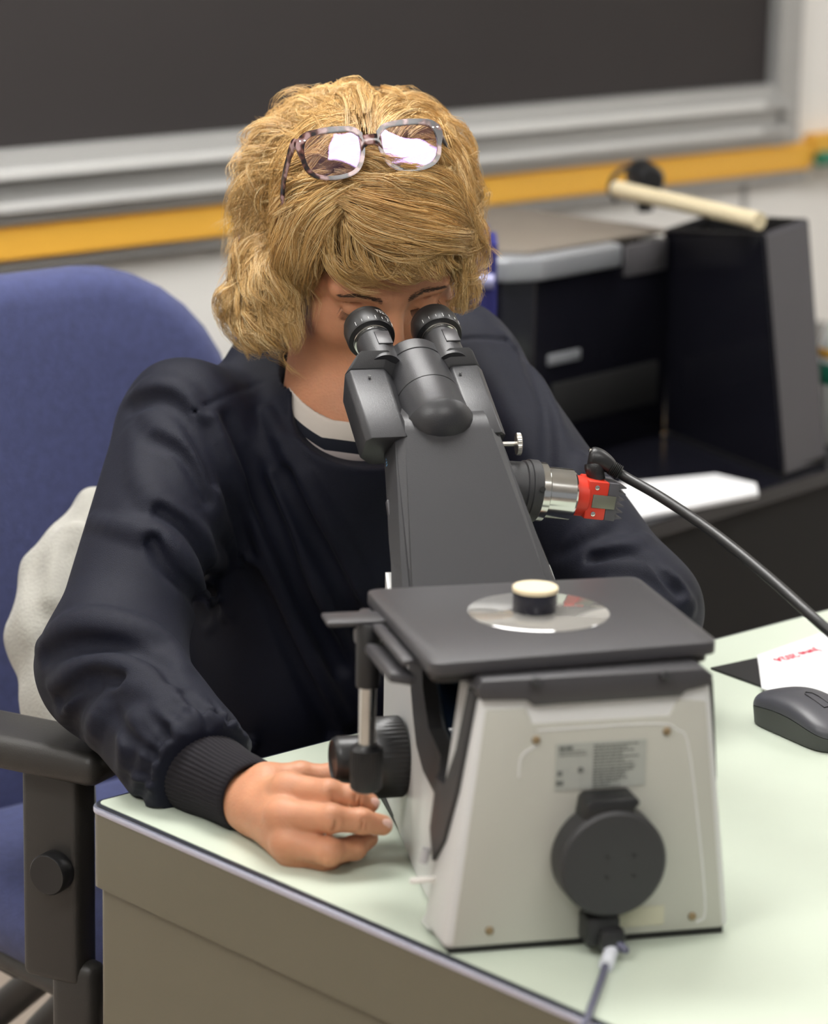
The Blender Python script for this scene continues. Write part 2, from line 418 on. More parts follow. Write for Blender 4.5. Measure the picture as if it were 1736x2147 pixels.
# screws, badge plates on the rear
for (u, h, c) in ((-.0488, .1747, 1), (.0581, .1752, 1), (-.0824, .0192, 1), (.086, .0181, 1)):
    G(TS).lathe([(0, 0), (.0034, 0), (.0034, -.0012), (.0026, -.0018), (0, -.0010)], (u, -.001, h), (0, 1, 0), 16).out('screw', mat('brass_screw', (.30, .22, .13), .4, .7), scope)
for (pts, r) in (([(-.062, .145), (-.060, .162), (-.048, .170)], .0010), ([(-.048, .182), (.045, .182), (.066, .176), (.078, .155), (.0965, .03), (.09, .012)], .0010)):
    q = catmull([(u, -.0008, h) for u, h in pts], 24); G(TS).tube(q, r, 8).out('pressed_line', m_scopew, scope)
lab = G(TS).box((.0045, -.0015, .151), (.074, .0010, .038)).out('rating_label', m_label, scope)
g = G(TS)
def bars(x0, x1, h, n, hh=.0016, gap=.3):
    x = x0
    while x < x1:
        w = rng.uniform(.002, .006); w = min(w, x1-x); g.box((x+w/2, -.0022, h), (w, .0004, hh)); x += w+.0009
for k in range(7):
    h = .1675-k*.0026
    if k < 1: bars(-.030, -.019, h-.001, 1, .0032)
    bars(-.030, -.008, h-.004, 1, .0007) if k < 2 else None
    bars(-.002, rng.uniform(.022, .038), h, 1, .0011)
for k in range(8): bars(-.002, rng.uniform(.012, .034), .149-k*.0023, 1, .0010)
g.box((-.029, -.0022, .146), (.004, .0004, .004)); g.box((-.029, -.0022, .138), (.006, .0004, .004)); g.lathe([(0, 0), (.0024, 0), (.0024, .0006), (0, .0006)], (-.012, -.0019, .148), (0, -1, 0), 14)
g.out('label_print', m_ink, lab)
G(TS).box((.042, -.0016, .0215), (.040, .0010, .016)).out('warning_label', mat('cream_label', (.52, .50, .38), .5), scope)
# lamp house
lc = (.0095, 0, .0775)
lamp = G(TS).lathe([(0, -.030), (.020, -.0305), (.041, -.0295), (.0435, -.027), (.0440, -.004), (.041, 0), (0, 0)], lc, (0, 1, 0), 72)
lamp = lamp.out('lamp_housing', m_blackm, scope)
G(TS).prism([(-.018, .112), (-.016, .128), (-.012, .1305), (.0245, .1305), (.028, .126), (.023, .120), (.026, .112)], lambda p, w: (p[0]+.003, w, p[1]), -.026, .001, bev=.002).out('lamp_hinge', m_black, lamp)
for a in (0, 1, 2, 3):
    G(TS).lathe([(0, 0), (.0016, 0), (.0016, .001), (0, .001)], (lc[0]+(-.006 if a % 2 else .016), -.0300, .085-(a//2)*.017), (0, -1, 0), 12).out('lamp_screw', m_rubber, lamp)
# mains plug and cord
G(TS).box((.0045, -.012, .020), (.028, .026, .025), .004).box((.010, -.026, .015), (.022, .018, .020), .006).out('power_plug', m_black, scope)
cordp = [lw(.013, -.034, .012), lw(.017, -.050, .003)]
e1 = onz(1283, 1990, .757); e2 = onz(1262, 2050, .754); e3 = onz(1240, 2110, .7535); e4 = onz(1224, 2150, .755); e5 = e4-A*.022-N*.004; e5[2] = .738
cp = catmull([lw(.012, -.030, .014), lw(.018, -.040, .010), e1, e2, e3, e4, e5, e5-Z*.05-A*.004, e5-Z*.25, e5-Z*.5-A*.01, e5-Z*.72-A*.03, e5-Z*.733-A*.25], 110)
cord = empty('power_cord', e2, 'dark power cord with white tag leaving the back of the microscope', 'cord')
G().tube(cp, .0030, 10).out('cable', mat('slate_cable', (.10, .10, .15), .45), cord)
G().tube(catmull([e1+(e2-e1)*-.15, e1+(e2-e1)*.25, e1+(e2-e1)*.6], 8), .0058, 14).out('cable_tag', mat('white_tag', (.72, .74, .80), .5), cord)
# side bits on the left of the rear foot
G(TS).tube([(-.121, .050, .072), (-.1235, .050, .060)], .0035, 12).out('port_screw', mat('grey_button', (.4, .39, .4), .5), scope)
g = G(TS); g.box((-.125, .045, .0475), (.022, .005, .005), .002).out('slider_lever', mat('ivory_lever', (.8, .77, .72), .4), scope)
# top clip with two screws
G(TS).prism([(-.098, .218), (-.094, .226), (.086, .2255), (.094, .220), (.093, .212), (.072, .208), (.068, .204), (-.052, .203), (-.058, .208), (-.095, .210)], lambda p, w: (p[0], w, p[1]), -.004, .03, bev=.0015).out('top_clip', m_stage, scope)
for u in (-.052, .053):
    G(TS).lathe([(0, 0), (.0042, 0), (.0042, .004), (.003, .0052), (0, .0052)], (u, -.004, .2225), (0, -1, .25), 20).out('clip_screw', m_blackm, scope)
# stage
zs = .2385
spt = [onz(x, y, O[2]+zs) for x, y in ((765, 1235), (1335, 1207), (1508, 1345), (903, 1392))]
spl = [((p-O) @ U, (p-O) @ V) for p in spt]
def rounded(poly, r, n=5):
    out = []; m = len(poly)
    for i in range(m):
        p, a, b = map(np.array, (poly[i], poly[i-1], poly[(i+1) % m]))
        d1 = (a-p)/np.linalg.norm(a-p); d2 = (b-p)/np.linalg.norm(b-p)
        for k in range(n+1):
            t = k/n; out.append(tuple((p+d1*r)*(1-t)**2+p*2*t*(1-t)+(p+d2*r)*t*t))
    return out
st = G(TS).prism(rounded(spl, .012), lambda p, w: (p[0], p[1], w), zs-.011, zs, bev=.0018).out('stage_plate', m_stage, scope)
cs = np.mean(spl, 0)
spl2 = [tuple(cs+(np.array(p)-cs)*(.955, .93)) for p in spl]
G(TS).prism(rounded(spl2, .01), lambda p, w: (p[0], p[1], w), zs-.0185, zs-.0105, bev=.001).out('stage_underplate', m_black, scope)
sc0 = onz(1129, 1284, O[2]+zs)-O; cu, cv = sc0 @ U, sc0 @ V
rIn = .5*float(np.linalg.norm(onz(979, 1284, O[2]+zs)-onz(1280, 1284, O[2]+zs)))*.985
G(TS).lathe([(0, 0), (rIn, 0), (rIn, .0012), (rIn-.001, .0018), (0, .0018)], (cu, cv, zs-.0006), (0, 0, 1), 80).out('stage_insert', m_stageglass, scope)
# specimen puck standing on the insert
pk = empty('specimen_puck', lw(cu, cv, zs+.0012), 'short black cylinder specimen with cream top standing on the stage', 'specimen')
pu = onz(1121, 1279, O[2]+zs+.0012)-O; pu, pv = pu @ U, pu @ V
pk.location = Vector(lw(pu, pv, zs+.0012))
G(TS).lathe([(0, 0), (.0178, 0), (.0182, .0006), (.0182, .0160), (.0178, .0163), (0, .0163)], (pu, pv, zs+.0013), (0, 0, 1), 48).out('mount', m_resin, pk)
G(TS).lathe([(0, 0), (.0187, 0), (.0187, .0032), (.018, .0038), (0, .0038)], (pu, pv, zs+.0177), (0, 0, 1), 48).out('top_face', m_cream, pk)
# stage rails + drive on the left
g = G(TS)
g.box((spl[0][0]-.006, .125, zs-.012), (.010, .150, .006), .002).box((spl[0][0]-.010, .095, zs-.026), (.022, .085, .009), .003, rot=Matrix.Rotation(radians(12), 3, 'Y')).out('stage_rail', m_stage, scope)
g = G(TS); g.lathe([(0, 0), (.006, 0), (.006, .03), (0, .03)], (-.155, .165, zs-.022), (1, 0, 0), 20).out('rail_pin', m_nickel, scope)
rod = (-.1455, .158)
G(TS).box((-.147, .168, zs-.0085), (.066, .030, .0045), .0018, rot=Matrix.Rotation(radians(-2), 3, 'Z')).out('drive_bracket', m_stage, scope)
g = G(TS); g.lathe([(0, 0), (.0095, 0), (.0100, .002), (.0100, .050), (.008, .054), (0, .054)], (rod[0], rod[1], .175), (0, 0, 1), 32)
g.box((-.128, .150, .205), (.035, .022, .012), .003).out('drive_sleeve', m_black, scope)
G(TS).lathe([(0, 0), (.0072, 0), (.0072, .062), (0, .062)], (rod[0], rod[1], .118), (0, 0, 1), 32).out('drive_rod', m_chrome, scope)
G(TS).lathe([(0, 0), (.0105, 0), (.0130, .003), (.0130, .016), (.0135, .018), (.0135, .036), (.011, .038), (.0095, .040), (0, .040)], (rod[0], rod[1], .0855), (0, 0, 1), 64, rib=.0008, ribz=(.003, .037)).out('drive_knob', m_black, scope)
# focus knobs
for sg in (-1, 1):
    k = G(TS).lathe([(0, 0), (.030, 0), (.0335, .001), (.0345, .003), (.0345, .027), (.0325, .030), (0, .031)], (sg*.088, .262, .077), (sg, 0, 0), 100, rib=.0016, ribz=(.003, .027)).out('coarse_focus_knob', m_black, scope)
    G(TS).lathe([(0, 0), (.0205, 0), (.0205, .026), (.019, .030), (.0175, .031), (.016, .029), (0, .028)], (sg*.119, .262, .077), (sg, 0, 0), 96, rib=.0007, ribz=(.001, .026)).out('fine_focus_knob', m_black, scope)
# black tube arm (leans 45 degrees towards the user)
def armu(v, h): return .0455+(.324-h)*(.0215/.117)+max(0, v-(1.061*h+.125))*(.10+1.6*max(0, .30-h))
arm_poly = [(.30, .165), (.345, .2075), (.462, .318), (.470, .3255), (.480, .329), (.500, .332), (.508, .322), (.500, .305), (.455, .268), (.405, .228), (.384, .212), (.30, .135)]
b = bmesh.new(); rows = []
for sg in (-1, 1):
    rows.append([b.verts.new((sg*armu(v, h), v, h)) for v, h in arm_poly])
n = len(arm_poly)
b.faces.new(rows[0][::-1]); b.faces.new(rows[1])
for i in range(n): b.faces.new((rows[0][i], rows[0][(i+1) % n], rows[1][(i+1) % n], rows[1][i]))
bmesh.ops.recalc_face_normals(b, faces=b.faces[:])
bmesh.ops.bevel(b, geom=[e for e in b.edges if abs(e.verts[0].co.x-e.verts[1].co.x) < .02], offset=.006, segments=4, affect='EDGES')
bmesh.ops.triangulate(b, faces=[f for f in b.faces if len(f.verts) > 4])
g = G(TS); g._add(b); g.out('tube_arm', m_scopeb, scope, 28)
g = G(TS)
for (v, h) in ((.418, .238),):
    g.box((-.0635, v+.004, h+.012), (.003, .006, .030), .0014, rot=Matrix.Rotation(radians(-40), 3, 'X'))
g.out('side_slot', m_stage, scope)
# binocular head
TH = radians(24)
HA = np.array([0, cos(TH), sin(TH)]); HB = np.array([0, -sin(TH), cos(TH)]); HO = np.array([0, .467, .324])
def hp(u, a, b_): q = HO+HA*a+HB*b_; return (u, q[1], q[2])
TH4 = TS @ Matrix.Translation((-.003, HO[1], 0)) @ Matrix.Rotation(radians(2.2), 4, 'Z') @ Matrix.Translation((0, -HO[1], 0)) @ Matrix(((1, 0, 0, 0), (0, HA[1], HB[1], HO[1]), (0, HA[2], HB[2], HO[2]), (0, 0, 0, 1)))
G(TH4).lathe([(0, -.014), (.010, -.0134), (.019, -.0105), (.026, -.0055), (.0310, .0015), (.0330, .009), (.0315, .016), (.0308, .048), (.030, .0485), (.0300, .050), (.0306, .0505), (.0302, .092), (.0288, .0925), (.0288, .096), (.0296, .0965), (.0296, .110), (.028, .1125), (0, .1125)], (0, 0, -.0125), (0, 1, 0), 72).out('central_tube', m_scopeb, scope, 25)
for sg, u0 in ((-1, -.0500), (1, .0375)):
    # prism box : octagonal section, slanted shoulder
    w, d = (.050, .043) if sg < 0 else (.042, .043)
    e, eo = .012, .005
    oct_ = [(-w/2+e, -d/2), (w/2-e, -d/2), (w/2, -d/2+e), (w/2, d/2-e), (w/2-e, d/2), (-w/2+eo, d/2), (-w/2, d/2-eo), (-w/2, -d/2+e)]
    if sg > 0: oct_ = [(-x_, y_) for x_, y_ in oct_][::-1]
    def bf(p, a): return (u0+p[0], a+(-.010*(d/2-p[1])/d if a > .05 else .016*(d/2-p[1])/d), p[1]-d/2+(.006 if a > .05 else -.005))
    bx = G(TH4).prism(oct_, bf, -.012, .080, bev=.0015).out('prism_box', m_scopeb, scope, 30)
    G(TH4).prism([(p[0]*.985, p[1]*.985) for p in oct_], lambda p, a: (u0+p[0]*(1 if a < .083 else .80)+(0 if a < .083 else (-.0345-u0 if sg < 0 else .0315-u0)*.5), a-.010*(d/2-p[1])/d, p[1]*(1 if a < .083 else .70)-d/2+(.006 if a < .083 else .025)), .0810, .092, bev=.0012).out('box_shoulder', m_blackm, bx, 30)
    G(TH4).lathe([(0, 0), (.0016, 0), (.0016, .0005), (0, .0005)], (u0-.004, .068, .0062), (0, 0, 1), 12).out('box_screw', m_black, bx)
    ue = -.0345 if sg < 0 else .0315
    ue_b = ue*.97
    ep = G(TH4).lathe([(0, .086), (.0165, .086), (.0165, .128), (.0155, .130), (0, .130)], (ue-.002*sg*0, 0, 0), (0, 1, 0), 48).out('eyepiece_tube', m_scopeb, scope, 25)
    G(TH4).lathe([(.0160, .1285), (.0178, .129), (.0178, .1315), (.0170, .132), (.0182, .1325), (.0182, .1350), (.016, .1355)], (ue, 0, 0), (0, 1, 0), 64).out('chrome_ring', m_chrome, ep, 25)
    G(TH4).box((ue-.010*sg*-1 if False else ue+.004, .114, .0165), (.014, .020, .002), .0006).out('tube_plate', m_stage, ep)
    eg = G(TH4).lathe([(.016, .134), (.0222, .1345), (.0230, .137), (.0230, .1525), (.0224, .155), (.0214, .1555), (.0212, .160), (.0195, .1625), (.014, .161), (.0135, .150), (0, .150)], (ue, 0, 0), (0, 1, 0), 72).out('eyecup', m_black, ep, 25)
    g = G(TH4)
    for k in range(7):
        t = radians(35+k*17)
        g.box((ue+.0231*cos(t), .139, .0231*sin(t)), (.0004, .0035 if k % 3 else .0055, .0004))
    g.out('scale_marks', m_white_ink, eg)
def text_mesh(body, size, bold=0):
    cu_ = bpy.data.curves.new('txt', 'FONT'); cu_.body = body; cu_.size = size; cu_.extrude = 0; cu_.resolution_u = 2; cu_.offset = bold*size
    o = bpy.data.objects.new('txt', cu_); COL.objects.link(o)
    me = bpy.data.meshes.new_from_object(o.evaluated_get(bpy.context.evaluated_depsgraph_get()))
    bpy.data.objects.remove(o); return me
def bend_text(body, size, ue, r, a0, ang0, name, m, parent):
    me = text_mesh(body, size); b = bmesh.new(); b.from_mesh(me)
    bmesh.ops.triangulate(b, faces=b.faces[:])
    for v in b.verts:
        t = ang0 - v.co.x/r
        v.co = Vector((ue+r*cos(t), a0+v.co.y, r*sin(t)))
    g = G(TH4); g._add(b); return g.out(name, m, parent, None)
egs = [o for o in scope.children_recursive if o.name.startswith('eyecup')]
bend_text('TS2-W10X', .0062, -.0345, .0233, .1475, radians(80), 'eyepiece_lettering', m_white_ink, egs[0])
bend_text('Nikon', .0052, -.0345, .0233, .1412, radians(58), 'maker_lettering', m_white_ink, egs[0])
me = text_mesh('Nikon', .012); b = bmesh.new(); b.from_mesh(me); bmesh.ops.triangulate(b, faces=b.faces[:])
for v in b.verts:
    x, y = v.co.x, v.co.y
    vv, hh = .480-.75*x-.3*y+.005, .309-.66*x*1.0+.75*y-.004
    v.co = Vector((-armu(vv, hh)-.0006, vv, hh))
g = G(TS); g._add(b); g.out('maker_badge', m_blue_ink, scope, None)
# camera port on the right of the arm
PO = np.array([.055, .462, .2995])
pd = onplane(1105, 1028, lw(0, .462, 0), V)-O; PO = np.array([pd @ U, .462, pd[2]])
pdir = np.array([cos(radians(8)), 0, -sin(radians(8))])
def pl(a): return tuple(PO+pdir*a)
G(TS).lathe([(0, -.03), (.025, -.03), (.026, -.007), (.0275, -.006), (.0275, -.002), (.0290, -.0015), (.0290, .0070), (.028, .008), (0, .008)], pl(0), pdir, 64).out('port_flange', m_blackm, scope, 25)
g = G(TS).lathe([(0, 0), (.0026, 0), (.0026, .0005), (0, .0005)], (PO[0]+.006, PO[1]-.0300, PO[2]+.008), (0, -1, .25), 16).out('port_hole', m_rubber, scope)
G(TS).lathe([(0, .006), (.0265, .006), (.0275, .008), (.0275, .0145), (.0255, .016), (.0240, .0165), (.0240, .041), (.0225, .0430), (0, .0432)], pl(0), pdir, 72).out('port_adapter', m_chrome, scope, 25)
tc = PO+np.array([0, 0, 0])
tp = onplane(1068, 930, lw(0, .462, 0), V)-O; tq = onplane(1086, 931, lw(0, .462, 0), V)-O
tp = np.array([tp @ U, .462, tp[2]]); tq = np.array([tq @ U, .462, tq[2]])
sc_ = G(TS).tube([tp-[.02, 0, 0], tq], .0024, 16).out('thumbscrew_shaft', m_nickel, scope)
G(TS).lathe([(0, 0), (.0095, 0), (.0102, .0008), (.0102, .004), (.0095, .0048), (0, .0048)], tuple(tq-[.002, 0, 0]), (1, -.12, 0), 72, rib=.0004, ribz=(.0005, .0042)).out('thumbscrew_head', m_nickel, sc_)
# red camera
Tp = TS @ Matrix(((pdir[0], 0, sin(radians(8)), PO[0]), (0, 1, 0, PO[1]), (pdir[2], 0, cos(radians(8)), PO[2]), (0, 0, 0, 1)))
rc = empty('microscope_camera', (Tp @ Vector((.06, 0, 0))), 'small red industrial camera with finned black end on the silver port', 'camera')
G(Tp).lathe([(0, .044), (.0185, .044), (.0188, .0445), (.0188, .055), (.018, .056), (0, .056)], (0, 0, 0), (1, 0, 0), 48).out('front_ring', m_red, rc, 25)
G(Tp).box((.0635, 0, 0), (.020, .032, .036), .0015).out('casing', m_red, rc)
G(Tp).box((.0785, 0, 0), (.0105, .031, .0355), .0008).out('rear_casing', m_darkgrey, rc)
for k in range(6):
    z_ = -.0145+k*.0058
    G(Tp).prism([(.0835, z_-.0017), (.0835, z_+.0017), (.0905, z_+.0004), (.0905, z_-.0004)], lambda p, w: (p[0], w, p[1]), -.0150, .0150).out('cooling_fin', m_darkgrey, rc)
G(Tp).box((.0700, -.0165, -.0004), (.0225, .0014, .0125), .0005).out('side_plate', mat('olive_grey_plate', (.20, .20, .16), .4, .6), rc)
for z_ in (.0125, -.0125): G(Tp).lathe([(0, 0), (.0022, 0), (.0022, .0010), (.0012, .0012), (.0011, .0003), (0, .0003)], (.0615, -.0160, z_), (0, -1, 0), 20).out('case_screw', m_chrome, rc)
# camera cable with angled plug
cc = empty('camera_cable', (Tp @ Vector((.075, 0, .03))), 'black cable with angled screw-lock plug running down to the desk from the red camera', 'cable')
def mid(x, y, D): return dep(x, y, D)
Dc = float(-( (RC.T @ (np.array(Tp @ Vector((.07, 0, .02)))-CC))[2]))
plugp = [mid(1252, 1010, Dc), mid(1246, 985, Dc), mid(1244, 965, Dc)]
G().tube(catmull([mid(1254, 1008, Dc), mid(1248, 990, Dc), mid(1246, 972, Dc)], 8), [.0075, .0078, .008, .0085, .009, .0095, .0095, .009], 16).out('plug_neck', m_black, cc)
G().tube(catmull([mid(1234, 958, Dc), mid(1252, 962, Dc), mid(1272, 972, Dc), mid(1290, 988, Dc)], 12), [.0068, .0098, .0104, .0104, .0102, .0098, .0092, .0085, .0078, .0070, .0062, .0056], 20).out('plug_body', m_black, cc)
G().tube(catmull([mid(1280, 980, Dc), mid(1300, 992, Dc)], 14), [.0075, .0062]*7, 20).out('strain_relief', m_rubber, cc)
for (x, y) in ((1241, 944), (1257, 953)): G().lathe([(0, 0), (.0032, 0), (.0032, .002), (.0022, .003), (0, .003)], mid(x, y+3, Dc-.002), Z, 16).out('lock_screw', m_chrome, cc)
G().tube(catmull([mid(1290, 986, Dc), mid(1315, 1002, Dc), mid(1390, 1045, Dc-.03), mid(1500, 1120, Dc-.09), mid(1620, 1218, Dc-.15), mid(1740, 1325, Dc-.21), mid(1900, 1455, Dc-.23), onz(2150, 1640, .757), onz(2260, 1640, .756), onz(2300, 1560, .756)], 80), .0048, 16).out('cable_sheath', m_black, cc)

# ------------------------------------------------------------------ desk things
# calendar blotter: black backing board, white page with upside-down month
cz = .7502
q = [onz(*p, .752) for p in ((1490, 1400), (1608, 1444), (1590, 1372))]
cal = empty('desk_calendar', q[1], 'white desk calendar page on a black board, right behind the computer mouse', 'calendar')
# board edges run from the left corner: one towards the mouse, one to the upper right
cl = onz(1489, 1400, .752); cr = onz(1614, 1445, .752); d1 = (cr-cl)/np.linalg.norm(cr-cl); d2 = onz(1600, 1372, .752)-cl; d2 -= d1*(d2@d1); d2 /= np.linalg.norm(d2)
slab('backing_board', cl*[1, 1, 0]+Z*cz, d1*.46, d2*.34, Z*.0022, m_black, parent=cal, kind=None, bev=.0006)
pz = .7546
pq = [onz(*p, pz) for p in ((1588, 1374), (1597, 1442), (1760, 1498), (1960, 1400), (1800, 1300))]
g = G(); g.prism([(p[0], p[1]) for p in pq], lambda p, w: (p[0], p[1], w), .7526, pz)
pg_ = g.out('calendar_page', m_paper, cal)
me = text_mesh('June 2024', .0165, .03); b = bmesh.new(); b.from_mesh(me); bmesh.ops.triangulate(b, faces=b.faces[:])
t0 = onz(1714, 1361, pz); t1 = onz(1622, 1384, pz); ex = (t1-t0)/np.linalg.norm(t1-t0); ey = np.cross([0, 0, 1], ex)
wtx = max(v.co.x for v in b.verts); kx = np.linalg.norm(t1-t0)/wtx
for v in b.verts: v.co = Vector(t0+ex*v.co.x*kx+ey*(v.co.y*kx-.003)+[0, 0, .0004])
g = G(); g._add(b); g.out('month_lettering', m_red_ink, pg_, None)

# computer mouse
mz = .750
mA = onz(1590, 1508, mz); mB = onz(1718, 1580, mz)   # near left corner of the tail, near right corner
mc = onz(1668, 1520, mz)
mo = empty('computer_mouse', mc, 'dark grey wireless computer mouse lying beside the white calendar', 'mouse')
d = onz(1740, 1590, mz)-onz(1583, 1520, mz); d /= np.linalg.norm(d); nrm = np.cross([0, 0, 1], d)
MC = onz(1566, 1512, mz)+d*.060+nrm*.028
TM = Matrix(((d[0], nrm[0], 0, MC[0]), (d[1], nrm[1], 0, MC[1]), (0, 0, 1, mz), (0, 0, 0, 1))) @ Matrix.Diagonal((1.10, 1.10, 1.18, 1))
def mouse_h(x, y):  # height of the shell over its own length x and width y
    t = (x+.056)/.112
    hgt = .036*(max(0, sin(pi*min(1, t*.62+.20))))**.8*(1-.12*t)
    return hgt
def mouse_w(t): return .030*(1-abs(2*t-1)**4.5)**.30*(1-.06*sin(pi*t)) + .0005
nx, ny = 40, 20
def shell(z_lo, z_hi, top=True):
    b = bmesh.new(); rows = []
    for i in range(nx+1):
        t = i/nx; x = -.056+.112*t; w = mouse_w(t); row = []
        for j in range(ny+1):
            s_ = -1+2*j/ny; y = w*sin(s_*pi/2); hh = mouse_h(x, y)
            zz = z_hi(hh, s_, t) if top else 0
            row.append(b.verts.new((x, y, zz)))
        rows.append(row)
    for i in range(nx):
        for j in range(ny): b.faces.new((rows[i][j], rows[i+1][j], rows[i+1][j+1], rows[i][j+1]))
    bd = [e for e in b.edges if e.is_boundary]
    r = bmesh.ops.extrude_edge_only(b, edges=bd)
    for v in [x for x in r['geom'] if isinstance(x, bmesh.types.BMVert)]:
        v.co.z = z_lo(v.co.x)
        v.co.x *= .985; v.co.y *= .93
    bmesh.ops.holes_fill(b, edges=[e for e in b.edges if e.is_boundary])
    bmesh.ops.recalc_face_normals(b, faces=b.faces[:])
    return b
g = G(TM); g._add(shell(lambda x: mouse_h(x, 0)*.42+.004, lambda hh, s_, t: hh*(.60+.40*(1-abs(s_)**2.6)))); top = g.out('top_shell', mat('mouse_shell', (.062, .062, .072), .38, bump=.1, bscale=1500), mo, 40)
g = G(TM); g._add(shell(lambda x: .001, lambda hh, s_, t: hh*.575)); g.out('side_shell', mat('mouse_side', (.045, .046, .044), .5, bump=.15, bscale=1500), mo, 40)
g = G(TM)
for a in range(1):
    pts = [(x, y, mouse_h(x, 0)*1.0+.0004) for x, y in [(-.002, .004), (-.006, .0), (-.002, -.004), (.006, -.0045), (.026, -.0045), (.026, .0045), (.006, .0045), (-.002, .004)]]
    g.tube(pts, .0004, 6)
g.out('shell_seam', m_rubber, top)
g = G(TM); g.lathe([(0, 0), (.011, 0), (.012, .001), (.012, .006), (.011, .007), (0, .007)], (.0385, -.0035, mouse_h(.0385, 0)-.0085), (0, 1, 0), 48, rib=.0005, ribz=(.001, .006)).out('scroll_wheel', m_rubber, mo)

# ------------------------------------------------------------------ side table along the wall, with the things on it
tz_ = .73
Tf = onz(1340, 1107, tz_); Tr = onz(1736, 985, tz_)
ta = Tr-Tf; ta /= np.linalg.norm(ta); tn = np.array([ta[1], -ta[0], 0])   # tn points to the camera
tb = empty('side_table', Tf*[1, 1, 0], 'black side table with full black front behind the seated person', 'table')
slab('table_top', Tf-ta*.36-tn*.62-Z*.022, ta*1.76, tn*.62, Z*.022, m_glossblack, parent=tb, kind=None, bev=.002)
slab('front_panel', Tf-ta*.34-tn*.03-Z*(tz_-.005), ta*1.72, tn*.02, Z*(tz_-.03), m_tblack, parent=tb, kind=None)
slab('end_panel', Tf-ta*.34-tn*.6-Z*(tz_-.005), ta*.02, tn*.58, Z*(tz_-.03), m_tblack, parent=tb, kind=None)
slab('end_panel', Tf+ta*1.36-tn*.6-Z*(tz_-.005), ta*.02, tn*.58, Z*(tz_-.03), m_tblack, parent=tb, kind=None)
# white paper lying at the front edge
pp = [onz(*p, tz_+.003) for p in ((1200, 1050), (1265, 1098), (1340, 1090), (1590, 1040), (1585, 1020), (1500, 1000), (1300, 1020))]
o = G().prism([(p[0], p[1]) for p in pp], lambda p, w: (p[0], p[1], w), tz_+.0006, tz_+.008, bev=.001).out('paper_sheet', m_paper)
tag(o, 'white paper lying on the front edge of the black side table', 'paper')
# glossy black enclosure: left wall, dark grey front, open top
bl = onz(1640, 1003, tz_); 
fl = onz(1655, 1003, tz_)
def vert(p, x, y):  # point straight above p seen at row y
    d = ray(x, y); k = np.linalg.norm((p-CC)[:2])/np.linalg.norm(d[:2]); return float(CC[2]+d[2]*k)
hb = vert(fl, 1600, 470)-tz_
bx = empty('equipment_box', fl, 'tall open-topped black box with dark grey front at the right of the side table', 'box')
yb = radians(-36)+0
ff = np.array([cos(radians(36)), sin(radians(36)), 0])      # along the front face
onf = onz(1736, 975, tz_)
fw = .095
# sheared box built from its eight corners: wider foot than top
def hexa(name, bot, top_, m, parent, bev=.003):
    b = bmesh.new(); vs = [b.verts.new(Vector(p)) for p in list(bot)+list(top_)]
    n = len(bot); b.faces.new(vs[:n][::-1]); b.faces.new(vs[n:])
    for i in range(n): b.faces.new((vs[i], vs[(i+1) % n], vs[n+(i+1) % n], vs[n+i]))
    bmesh.ops.recalc_face_normals(b, faces=b.faces[:])
    if bev: bmesh.ops.bevel(b, geom=b.edges[:], offset=bev, segments=2, affect='EDGES')
    me = bpy.data.meshes.new(name); b.to_mesh(me); b.free(); return link(name, me, m, parent)
def at_h(p, x, y):  # same horizontal distance as p, seen at pixel
    d = ray(x, y); k = np.linalg.norm((p-CC)[:2])/np.linalg.norm(d[:2]); return CC+d*k
b0 = onz(1642, 1000, tz_+.002); b1 = onz(1734, 968, tz_+.002)
t0_ = at_h(b0, 1600, 492); t1_ = at_h(b1, 1697, 458)
back_dir = (at_h(onz(1395, 900, tz_), 1395, 900)-b0); back_dir[2] = 0
bk = -N*.02 + np.array([-.62, .62, 0]); bk = bk/np.linalg.norm(bk)
b3 = onz(1392, 905, tz_+.002); t3 = at_h(b3, 1390, 480)
e_side = b3-b0
thk = .010
ux = (b1-b0)/np.linalg.norm(b1-b0)
hexa('left_wall', [b0, b0+ux*thk, b3+ux*thk, b3], [t0_, t0_+ux*thk, t3+ux*thk, t3], m_glossblack, bx)
vy = e_side/np.linalg.norm(e_side)
hexa('front_wall', [b0+ux*.002-vy*.002, b1, b1+vy*thk, b0+ux*.002+vy*thk], [t0_+ux*.002-vy*.002, t1_, t1_+vy*thk, t0_+ux*.002+vy*thk], m_darkgrey, bx, .004)
hexa('right_wall', [b1, b1-ux*thk, b1-ux*thk+e_side, b1+e_side], [t1_, t1_-ux*thk, t1_-ux*thk+(t3-t0_), t1_+(t3-t0_)], m_black, bx)
hexa('rear_wall', [b3, b3+(b1-b0), b3+(b1-b0)-vy*thk, b3-vy*thk], [t3, t3+(t1_-t0_), t3+(t1_-t0_)-vy*thk, t3-vy*thk], m_black, bx)
hexa('inner_floor', [b0, b1, b1+e_side, b3], [b0+Z*.01, b1+Z*.01, b1+e_side+Z*.01, b3+Z*.01], m_tblack, bx, 0)
r0 = at_h(b0, 1592, 480); r1 = at_h(b3*1, 1292, 408)
o = G().tube([r0+Z*.010, r0+(r1-r0)*.3+Z*.010, r1+Z*.008], .0115, 20).out('paper_tube', m_beige); tag(o, 'beige cardboard tube resting along the rim of the black equipment box', 'tube')
